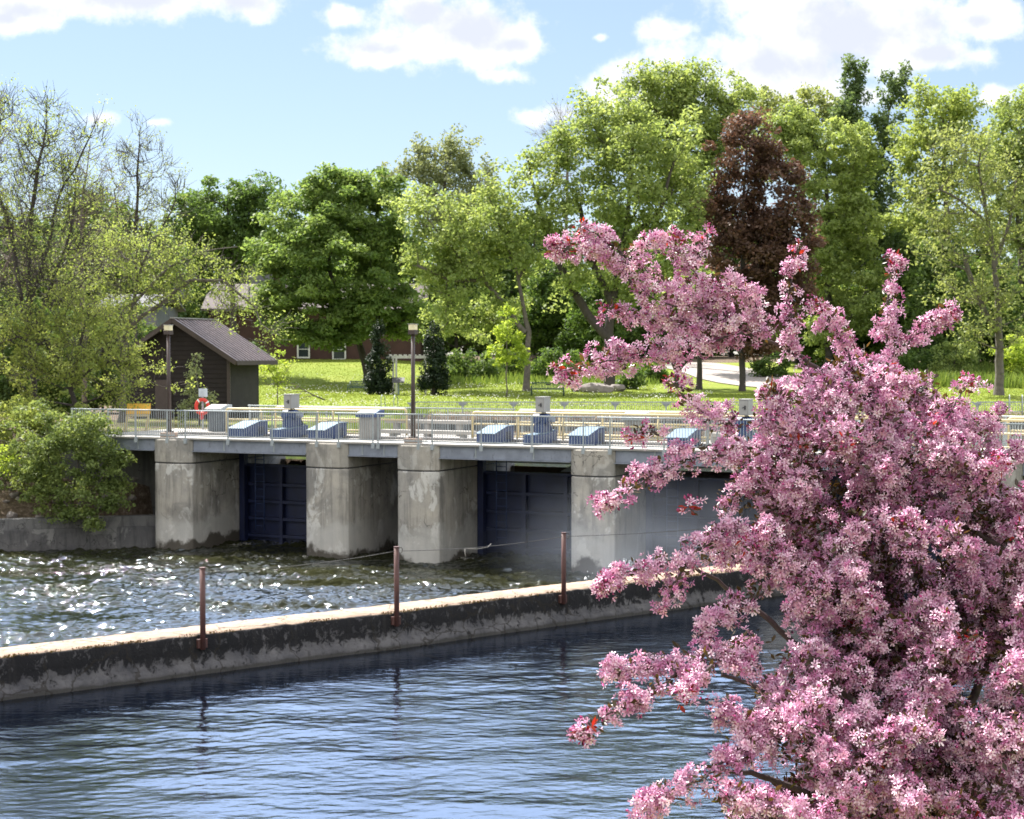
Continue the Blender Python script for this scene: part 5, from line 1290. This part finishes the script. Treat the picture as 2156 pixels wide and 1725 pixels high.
blades(70000, (430, 2170, 90, 150), .075, .04, M_GRASS, 'lawn_grass', 'short bright green mown grass covering the park lawn', 'grass', noroad)
blades(9000, (1780, 2200, 121, 140), 1.0, .05, M_LONG, 'meadow_grass', 'tall rough grass at the wood edge on the right', 'grass', None, .2)
blades(5000, (930, 1390, 127, 146), .6, .05, M_LONG, 'rough_grass', 'longer weedy grass where the lawn meets the woods', 'grass', None, .25)
blades(5000, (540, 900, 88.5, 93), .35, .035, M_LONG, 'bank_weeds', 'weeds along the stony edge of the far bank below the lawn', 'weeds', None, .3)
# dandelion clocks
n = 2600
y = r_.uniform(96, 135, n); u = r_.uniform(560, 1500, n); x = (u - CU) / F * y; z = gz(x, y) + .16
ok = (np.sin(x * .5) * np.sin(y * .4) + r_.normal(0, .4, n)) > .1
x, y, z = x[ok], y[ok], z[ok]
o8 = np.array([[1, 0, 0], [-1, 0, 0], [0, 1, 0], [0, -1, 0], [0, 0, 1], [0, 0, -1]]) * .04
V = (np.stack([x, y, z], -1)[:, None] + o8[None]).reshape(-1, 3)
f8 = np.array([[0, 2, 4], [2, 1, 4], [1, 3, 4], [3, 0, 4], [2, 0, 5], [1, 2, 5], [3, 1, 5], [0, 3, 5]])
o = np_mesh('dandelion_clocks', V, (f8[None] + (np.arange(len(x)) * 6)[:, None, None]).reshape(-1, 3), plain('dandelion_white', (.62, .62, .56), .9)); tag(o, 'tiny white dandelion heads speckling the lawn', 'dandelions', kind='stuff')
# ------------------------------------------------------------------ flowering crab apple in the foreground
m, g, out = new_mat('blossom_petals')
pt = g('ShaderNodeAttribute', attribute_name='pt').outputs['Fac']; ft = g('ShaderNodeAttribute', attribute_name='tint').outputs['Fac']
pale = g.ramp(ft, [(0.0, (0.46, 0.17, 0.34)), (0.45, (0.69, 0.43, 0.58)), (0.8, (0.85, 0.70, 0.79)), (1.0, (0.62, 0.10, 0.31))])  # wide tint range puts lit and shaded petal contrast into the colour
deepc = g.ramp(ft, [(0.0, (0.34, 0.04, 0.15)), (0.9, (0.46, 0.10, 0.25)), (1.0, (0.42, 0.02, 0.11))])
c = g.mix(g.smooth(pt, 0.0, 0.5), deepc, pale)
b = g('ShaderNodeBsdfPrincipled', i={'Base Color': c, 'Roughness': 0.5, 'Specular IOR Level': 0.35})
tcol = g.mix(1.0, c, (1.05, .85, .95), 'MULTIPLY')
t = g('ShaderNodeBsdfTranslucent', i={'Color': tcol}); mx = g('ShaderNodeMixShader', i={0: .2, 1: b.outputs[0], 2: t.outputs[0]})
g.l.new(mx.outputs[0], out.inputs[0]); M_PETAL = m
M_CLEAF = leafmat('crabapple_leaves', (0.028, 0.022, 0.014), (0.085, 0.06, 0.02), .35, (1.8, 1.3, .5), rough=.4, spec=.5)
M_RLEAF = leafmat('young_red_leaves', (0.16, 0.012, 0.012), (0.30, 0.05, 0.02), .55, (2.0, .9, .6), rough=.4, spec=.5)
M_CBARK = plain('crabapple_bark', (0.075, 0.05, 0.052), .8, var=.3, scale=18, bump=.5)
rc = np.random.default_rng(101)
TB = P(2045, 1500, 8.0); TB.z = gz1(TB.x, TB.y)
crab = empty('crabapple_tree', TB, 'flowering crab apple tree smothered in pink blossom in front of the dam', 'tree')
TBn = np.array(TB[:])
def smoothpath(pts, k=7):
    pts = np.array(pts, float); n = len(pts)
    ext = np.vstack([2 * pts[0] - pts[1], pts, 2 * pts[-1] - pts[-2]]); o = []
    for i in range(n - 1):
        p0, p1, p2, p3 = ext[i:i + 4]
        for t in np.arange(k) / k: o.append(.5 * (2 * p1 + (p2 - p0) * t + (2 * p0 - 5 * p1 + 4 * p2 - p3) * t * t + (3 * p1 - p0 - 3 * p2 + p3) * t ** 3))
    o.append(pts[-1]); return np.array(o)
def bark_tube(path, r0, r1, name, parent, wob=.004):
    p = path + rc.normal(0, wob, path.shape); mb = MB()
    rr = np.linspace(r0, r1, len(p)); mb.tube([Vector(q) for q in p], list(rr), 7)
    return mb.build(name, M_CBARK, parent)
def flowers(cen, nrm, size, r):
    """five-petalled blossoms: centres, facing directions, petal length"""
    N = len(cen); a = unit(np.cross(nrm, unit(r.normal(size=(N, 3))))); b = np.cross(nrm, a)
    ph = r.uniform(0, 6.28, N); k = np.arange(5) * 2 * np.pi / 5
    ang = ph[:, None] + k[None] + r.normal(0, .12, (N, 5))
    d = a[:, None] * np.cos(ang)[..., None] + b[:, None] * np.sin(ang)[..., None]
    s = np.cross(np.broadcast_to(nrm[:, None], d.shape), d)
    L = (size * r.uniform(.8, 1.15, N))[:, None, None] * r.uniform(.85, 1.1, (N, 5))[..., None]
    cup = r.uniform(.05, .85, N)[:, None, None] + r.normal(0, .12, (N, 5, 1)); n3 = nrm[:, None]
    w = r.uniform(.38, .50, N)[:, None, None]
    c0 = cen[:, None]
    base = c0 + d * L * .06 - n3 * L * .05
    l1 = c0 + d * L * .42 - s * L * w * .42 + n3 * L * (cup * .26 + .03); r1 = c0 + d * L * .42 + s * L * w * .42 + n3 * L * (cup * .26 + .03)
    l2 = c0 + d * L * .82 - s * L * w * .46 + n3 * L * (cup * .62 + .03); r2 = c0 + d * L * .82 + s * L * w * .46 + n3 * L * (cup * .62 + .03)
    tip = c0 + d * L * 1.04 + n3 * L * cup * .78
    V = np.stack([base, l1, l2, tip, r2, r1], 2).reshape(-1, 3)
    q = np.array([[0, 3, 2, 1], [0, 5, 4, 3]])
    Fc = (q[None] + (np.arange(N * 5) * 6)[:, None, None]).reshape(-1, 4)
    pt = np.tile(np.array([0, .45, .85, 1, .85, .45]), N * 5)
    return V, Fc, pt
def sleeve(path, R0, R1, dens, tipred, budp, fsz, leafn):
    """blossoms, leaves and young leaves round one twig, as plain arrays"""
    r = rc
    seg = np.linalg.norm(np.diff(path, axis=0), axis=1); cum = np.concatenate([[0], np.cumsum(seg)]); Ln = cum[-1]
    n = max(5, int(Ln * 150 * dens * ((R0 + R1) / 2 / .085)))
    t = r.uniform(0, 1.0, n) * Ln
    t[:max(2, n // 12)] = Ln * r.uniform(.93, 1.0, max(2, n // 12))
    p = np.stack([np.interp(t, cum, path[:, k]) for k in range(3)], -1)
    tg = unit(np.stack([np.interp(np.minimum(t + .03, Ln), cum, path[:, k]) for k in range(3)], -1) - np.stack([np.interp(np.maximum(t - .03, 0), cum, path[:, k]) for k in range(3)], -1))
    o = r.normal(size=(n, 3)); o -= tg * (o * tg).sum(1, keepdims=True); o = unit(o) + np.array([0, 0, .12])
    lump = .75 + .35 * np.sin(t * 31 + r.uniform(0, 6)) * np.sin(t * 17 + r.uniform(0, 6))
    Rr = (R0 + (R1 - R0) * t / Ln) * lump * np.clip((Ln - t) / .05 + .35, .35, 1)
    ns = max(9, int(Ln / .017 * (R0 + R1) / .17 * dens))                     # short spurs: blossom sits in puffs at their ends
    sp = r.permutation(n)[:min(n, ns)]; own = sp[r.integers(0, len(sp), n)]
    o = o[own]; tg = tg[own]; t = t[own]
    c = (p + o * (Rr * 1.0)[:, None] * 0)[own] + o * (Rr[own] * np.repeat(r.uniform(.3, .95, 1), n) * (.55 + .45 * np.sin(own * 2.4) ** 2))[:, None] + r.normal(0, .019, (n, 3))
    m = r.integers(4, 8, n); ci = np.repeat(np.arange(n), m); M = len(ci)
    dirs = unit(unit(o)[ci] * .75 + r.normal(size=(M, 3)) * .75 + tg[ci] * .25 + np.array([0, -.12, .2]))
    cen = c[ci] + dirs * r.uniform(.020, .040, M)[:, None]
    nb = unit(dirs + r.normal(size=(M, 3)) * .35)
    bud = r.random(M) < (budp + (.5 if tipred else .12) * np.clip(1 - (Ln - t[ci]) / .12, 0, 1))
    fl = ~bud
    V, Fc, pt = flowers(cen[fl], nb[fl], fsz, r)
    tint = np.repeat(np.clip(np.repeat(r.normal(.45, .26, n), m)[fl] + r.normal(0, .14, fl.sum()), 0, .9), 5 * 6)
    bc, bn = cen[bud], nb[bud]; B = len(bc)
    if B:
        a = unit(np.cross(bn, unit(r.normal(size=(B, 3))))); b2 = np.cross(bn, a); s = r.uniform(.005, .009, B)[:, None]
        Vb = np.stack([bc - bn * s * 1.1, bc + a * s, bc + b2 * s, bc - a * s, bc - b2 * s, bc + bn * s * 1.7], 1).reshape(-1, 3)
        qb = np.array([[0, 1, 5, 2], [0, 3, 5, 4], [0, 2, 5, 3], [0, 4, 5, 1]])
        Fb = (qb[None] + (np.arange(B) * 6)[:, None, None]).reshape(-1, 4) + len(V)
        V = np.concatenate([V, Vb]); Fc = np.concatenate([Fc, Fb]); pt = np.concatenate([pt, np.full(B * 6, .7)]); tint = np.concatenate([tint, np.full(B * 6, 1.0)])
    def leafset(num, frac0, frac1, size):
        tt = r.uniform(frac0, frac1, num) * Ln
        pp = np.stack([np.interp(tt, cum, path[:, k]) for k in range(3)], -1); dd = unit(r.normal(size=(num, 3)) + np.array([0, 0, .5]))
        pp = pp + dd * ((R0 + (R1 - R0) * tt / Ln) * r.uniform(.2, .9, num))[:, None]
        nr = unit(r.normal(size=(num, 3)) * .8 + np.array([0, 0, .6])); ax = unit(dd * .8 + r.normal(size=(num, 3)) * .4); ax = unit(ax - nr * (ax * nr).sum(1, keepdims=True)); sd = np.cross(nr, ax)
        s = (size * r.uniform(.6, 1.2, num))[:, None]
        W = np.stack([pp, pp + ax * s * .35 - sd * s * .22 + nr * s * .06, pp + ax * s * .7 - sd * s * .17 + nr * s * .04, pp + ax * s, pp + ax * s * .7 + sd * s * .17 + nr * s * .04, pp + ax * s * .35 + sd * s * .22 + nr * s * .06], 1).reshape(-1, 3)
        q = np.array([[0, 3, 2, 1], [0, 5, 4, 3]])
        return W, (q[None] + (np.arange(num) * 6)[:, None, None]).reshape(-1, 4), np.repeat(r.random(num), 2)
    return (V, Fc, pt, tint), leafset(max(3, int(Ln * 150 * leafn)), 0.0, 1.0, .040), (leafset(10, .85, 1.0, .042) if tipred else None)
def merge(parts):
    off = 0; Vs = []; Fs = []
    for q in parts: Vs.append(q[0]); Fs.append(q[1] + off); off += len(q[0])
    return [np.concatenate(Vs), np.concatenate(Fs)] + [np.concatenate([q[i] for q in parts]) for i in range(2, len(parts[0]))]
def flowering(paths, R0, R1, dens=1.0, tipred=False, budp=.06, bark=(.007, .0025), fsz=.0205, leafn=1.0, stuff=False):
    """one blossom-laden branch with its side twigs: bark, blossoms and leaves"""
    if not isinstance(paths, list): paths = [paths]
    mb = MB()
    for i, p in enumerate(paths):
        k = 1.0 if i == 0 else .6
        mb.tube([Vector(q) for q in p + rc.normal(0, .003, p.shape)], list(np.linspace(bark[0] * k, bark[1], len(p))), 6)
    br = mb.build('branch', M_CBARK, crab)
    S_ = [sleeve(p, R0 * (1 if i == 0 else .85), R1, dens, tipred and i == 0, budp, fsz, leafn) for i, p in enumerate(paths)]
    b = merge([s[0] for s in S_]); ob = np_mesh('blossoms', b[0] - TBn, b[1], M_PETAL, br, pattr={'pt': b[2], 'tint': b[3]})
    l = merge([s[1] for s in S_]); np_mesh('leaves', l[0] - TBn, l[1], M_CLEAF, br, fattr={'tint': l[2]})
    yl = [s[2] for s in S_ if s[2] is not None]
    if yl: l = merge(yl); np_mesh('young_leaves', l[0] - TBn, l[1], M_RLEAF, br, fattr={'tint': l[2]})
    if stuff: br['kind'] = 'stuff'
    return br
def Dv(v):
    """the crown leans out towards us as it comes down"""
    return 8.4 - 1.45 * min(1.0, max(0.0, (v - 800) / 950))
def path(pts, D0, D1, k=7):
    n = len(pts); return smoothpath([P(u, v, Dv(v) - 7.9 + D0 + (D1 - D0) * i / (n - 1))[:] for i, (u, v) in enumerate(pts)], k)
px = 8.0 / F
# trunk and limbs
tr = smoothpath([TBn - np.array([0, 0, .25]), np.array(P(2050, 2050, 7.95)[:]), np.array(P(1990, 1800, 7.85)[:]), np.array(P(1960, 1640, 7.92)[:])])
bark_tube(tr, .085, .06, 'trunk', crab)
LIMBS = [[(1960, 1640), (1900, 1400), (1850, 1150), (1880, 960), (1800, 830), (1690, 755), (1610, 715)], [(1960, 1640), (1980, 1400), (2010, 1200), (1970, 1000), (1900, 850), (1870, 720)], [(1960, 1640), (2080, 1400), (2130, 1190), (2010, 1100), (1890, 1060)],
         [(1960, 1640), (1820, 1500), (1700, 1380), (1560, 1260), (1440, 1180)], [(1970, 1680), (1800, 1600), (1660, 1480), (1520, 1420)], [(1980, 1740), (1780, 1700), (1620, 1640), (1510, 1620)], [(1960, 1640), (2090, 1500), (2170, 1300), (2190, 1100)], [(1960, 1640), (1800, 1300), (1650, 1080), (1540, 960)]]
LD = [(8.75, 8.05), (8.75, 8.25), (8.75, 8.3), (8.75, 8.1), (8.7, 8.0), (8.7, 7.95), (8.75, 8.6), (8.75, 8.4)]
lp = []
for L_, d in zip(LIMBS, LD):
    q = path(L_, *d); lp.append(q); bark_tube(q, .026, .008, 'limb', crab)
# branches traced along the outline
OUT = [([(1610, 715), (1540, 690), (1470, 640), (1400, 600), (1330, 560), (1250, 530), (1165, 524)], 40, 16, 8.0, 8.05, 1), ([(1540, 690), (1500, 620), (1450, 560), (1410, 500)], 44, 24, 8.0, 8.0, 1), ([(1450, 560), (1480, 530), (1492, 492)], 22, 16, 8.0, 8.0, 1),
       ([(1330, 560), (1310, 535), (1250, 490), (1215, 474)], 18, 14, 8.05, 8.05, 1), ([(1600, 700), (1590, 640), (1560, 610), (1500, 600)], 40, 30, 8.0, 7.9, 0), ([(1540, 690), (1440, 690), (1340, 672), (1268, 652)], 40, 18, 7.95, 7.9, 1),
       ([(1560, 700), (1450, 735), (1350, 752), (1250, 765), (1172, 786)], 34, 22, 7.95, 7.85, 1), ([(1580, 690), (1520, 700), (1450, 690)], 46, 40, 8.1, 8.1, 0), ([(1480, 650), (1400, 640), (1350, 610)], 34, 26, 7.9, 7.9, 0), ([(1330, 600), (1320, 570), (1340, 530), (1390, 510)], 24, 22, 7.95, 7.95, 0),
       ([(1560, 900), (1500, 880), (1450, 845), (1412, 800)], 32, 18, 8.0, 7.9, 1), ([(1660, 745), (1668, 690), (1660, 620), (1672, 560), (1680, 518)], 24, 16, 8.1, 8.1, 1), ([(1790, 760), (1765, 700), (1722, 642)], 32, 20, 8.1, 8.05, 1),
       ([(1866, 730), (1868, 650), (1876, 590), (1882, 545)], 30, 15, 8.15, 8.2, 1), ([(1840, 790), (1900, 730), (1960, 685), (2006, 652)], 38, 18, 8.1, 8.2, 1), ([(1980, 900), (2010, 850), (2042, 800)], 42, 22, 8.2, 8.2, 1), ([(2000, 950), (2070, 900), (2110, 870)], 42, 26, 8.1, 8.1, 0),
       ([(2050, 1010), (2110, 960), (2142, 950)], 44, 26, 8.2, 8.2, 0), ([(1400, 920), (1360, 910), (1330, 922)], 16, 12, 7.8, 7.75, 1), ([(1580, 960), (1480, 960), (1400, 985), (1330, 1030), (1266, 1066)], 36, 18, 7.9, 7.7, 1), ([(1460, 1080), (1450, 1070)], 12, 11, 7.8, 7.8, 1),
       ([(1560, 1100), (1470, 1160), (1380, 1195), (1310, 1210), (1268, 1240)], 40, 20, 7.9, 7.75, 1), ([(1440, 1190), (1420, 1230), (1398, 1268)], 26, 18, 7.85, 7.8, 0), ([(1620, 1240), (1560, 1275), (1500, 1310), (1485, 1330)], 36, 26, 8.0, 7.9, 0),
       ([(1580, 1400), (1500, 1390), (1420, 1395), (1340, 1408), (1275, 1418)], 36, 28, 7.9, 7.75, 0), ([(1440, 1400), (1400, 1440), (1340, 1480), (1270, 1510), (1220, 1552)], 28, 12, 7.8, 7.7, 1), ([(1500, 1400), (1460, 1440), (1430, 1470)], 34, 24, 7.75, 7.7, 1),
       ([(1620, 1540), (1560, 1520), (1510, 1490)], 42, 26, 7.9, 7.8, 0), ([(1600, 1570), (1530, 1600), (1480, 1640), (1410, 1670), (1340, 1712)], 40, 26, 7.9, 7.7, 0), ([(1640, 1700), (1560, 1690), (1510, 1665)], 40, 26, 7.8, 7.7, 0)]
for pts, a, b, d0, d1, tp in OUT:
    flowering(path(pts, d0, d1), a * px * 1.05, b * px * 1.05, dens=1.2, tipred=bool(tp), budp=.05 if not tp else .1, leafn=1.1)
# body branches: start on the limbs and reach outwards
POLY = [(1620, 815), (1700, 760), (1760, 745), (1840, 750), (1910, 745), (1950, 800), (2000, 870), (2070, 890), (2110, 960), (2150, 1010), (2240, 1060), (2240, 1790), (1530, 1790), (1540, 1690), (1640, 1690), (1670, 1640), (1640, 1590), (1590, 1580), (1560, 1530), (1600, 1480), (1600, 1430), (1520, 1400), (1510, 1370), (1580, 1350), (1700, 1370), (1730, 1330), (1680, 1270), (1600, 1180), (1560, 1180), (1480, 1160), (1500, 1110), (1560, 1060), (1560, 960), (1490, 910), (1560, 890)]
HOLES = [(1612, 1262, 52), (1548, 1460, 30), (1606, 1634, 40), (1660, 1330, 36)]
def inside(u, v):
    c = False; n = len(POLY)
    for i in range(n):
        (x1, y1), (x2, y2) = POLY[i], POLY[(i + 1) % n]
        if (y1 > v) != (y2 > v) and u < (x2 - x1) * (v - y1) / (y2 - y1) + x1: c = not c
    return c and all(math.hypot(u - a, v - b) > q + 22 for a, b, q in HOLES)
allp = np.concatenate(lp)
def uv(q): 
    rel = q - np.array([0, 0, CAMZ]); return CU + F * rel[0] / rel[1], HV - F * rel[2] / rel[1]
def fill(count, gap, Dr, fresh):
    pts_ = []; tries = 0
    while len(pts_) < count and tries < 6000:
        tries += 1
        u, v = rc.uniform(1490, 2230), rc.uniform(745, 1790)
        if inside(u, v) and all(math.hypot(u - a, v - b) > gap for a, b in pts_): pts_.append((u, v))
    out_ = []
    for (u, v) in pts_:
        e = np.array(P(u, v, Dv(v) - 7.9 + rc.uniform(*Dr))[:])
        dd = np.linalg.norm(allp - e, axis=1) + np.where(allp[:, 2] > e[2] + .1, .25, 0); s = allp[int(np.argmin(dd))]
        dirc = unit(np.array([(u - 1950) / 700, -.25, (1450 - v) / 900 + .35]) + rc.normal(0, .45, 3))
        h = rc.uniform(.10, .17)
        pts = [s * .3 + (e - dirc * h) * .7, e - dirc * h, e, e + dirc * h * .9]
        if not inside(*uv(pts[-1])): pts = pts[:-1]
        tw = [smoothpath(pts, 6)]
        for q in range(2):
            d2 = unit(dirc * .5 + rc.normal(0, .8, 3)); st = pts[1] + (pts[2] - pts[1]) * rc.uniform(.1, .9); en = st + d2 * rc.uniform(.13, .20)
            if inside(*uv(en)): tw.append(smoothpath([st, (st + en) / 2 + rc.normal(0, .015, 3), en], 5))
        out_.append(tw)
    return out_
for tw in fill(44, 70, (7.7, 7.95), True): flowering(tw, rc.uniform(36, 50) * px, rc.uniform(24, 34) * px, dens=.78, tipred=rc.random() < .35, budp=.04)
for tw in fill(26, 95, (8.0, 8.25), True): flowering(tw, rc.uniform(40, 54) * px, rc.uniform(28, 36) * px, dens=.7, leafn=1.4, tipred=rc.random() < .2, budp=.03)
inner = [p for tw in fill(150, 42, (8.3, 8.85), False) for p in tw]
o = flowering(inner, 48 * px, 34 * px, dens=.5, budp=.03, leafn=3.0, stuff=True); o.name = 'inner_branches'
# ------------------------------------------------------------------ spray and splash at the foot of the open gate
bm = bmesh.new(); bmesh.ops.create_icosphere(bm, subdivisions=3, radius=1)
me = bpy.data.meshes.new('spray_mist'); bm.to_mesh(me); bm.free()
m, g, out = new_mat('spray')
oc = g('ShaderNodeTexCoord').outputs['Object']
ln = g('ShaderNodeVectorMath', operation='LENGTH'); g.l.new(oc, ln.inputs[0])
fall = g.smooth(ln.outputs['Value'], 1.0, 0.15)
nz = g.smooth(g.noise(g('ShaderNodeNewGeometry').outputs['Position'], 0.8, 3, 0.6), 0.3, 0.7)
den = g.math('MULTIPLY', g.math('MULTIPLY', fall, g.math('ADD', g.math('MULTIPLY', nz, 0.9), 0.3)), 0.075)
v = g('ShaderNodeVolumePrincipled', i={'Color': (0.78, 0.86, 1.0), 'Density': den, 'Anisotropy': 0.3})
g.l.new(v.outputs[0], out.inputs['Volume'])
mist = link('spray_mist', me, m, None)
c = DF(PS[3][1] + 2.0, 0.8, 0.8); mist.location = c; mist.scale = (7.2, 5.0, 3.2); mist.rotation_euler = (0, 0, math.atan2(T.y, T.x))
tag(mist, 'thin white spray drifting from the gate behind the blossom across the piers', 'mist', kind='stuff')
cy.volume_step_rate = 2.0
r_ = np.random.default_rng(31); c0 = np.array(G(1282, 1222, 0)[:])
M_FOAM = plain('white_foam', (.82, .84, .86), .6, var=.05)
N = 420; a = r_.uniform(0, 6.28, N); rad = np.abs(r_.normal(0, .5, N)); hh = np.abs(r_.normal(0, .22, N)) * np.exp(-rad) * 1.6
C = np.stack([c0[0] + .55 + np.cos(a) * rad, c0[1] + np.sin(a) * rad * .6, hh + .03], -1); sz = r_.uniform(.012, .05, N) * np.where(hh < .15, 1.8, 1)
V = (C[:, None] + (o8 / .04)[None] * sz[:, None, None] * r_.uniform(.6, 1.3, (N, 6, 1))).reshape(-1, 3)
o = np_mesh('splash_foam', V, (f8[None] + (np.arange(N) * 6)[:, None, None]).reshape(-1, 3), M_FOAM, smooth=True); tag(o, 'white water splashing up beside the weir wall at the edge of the blossom', 'splash', kind='stuff')
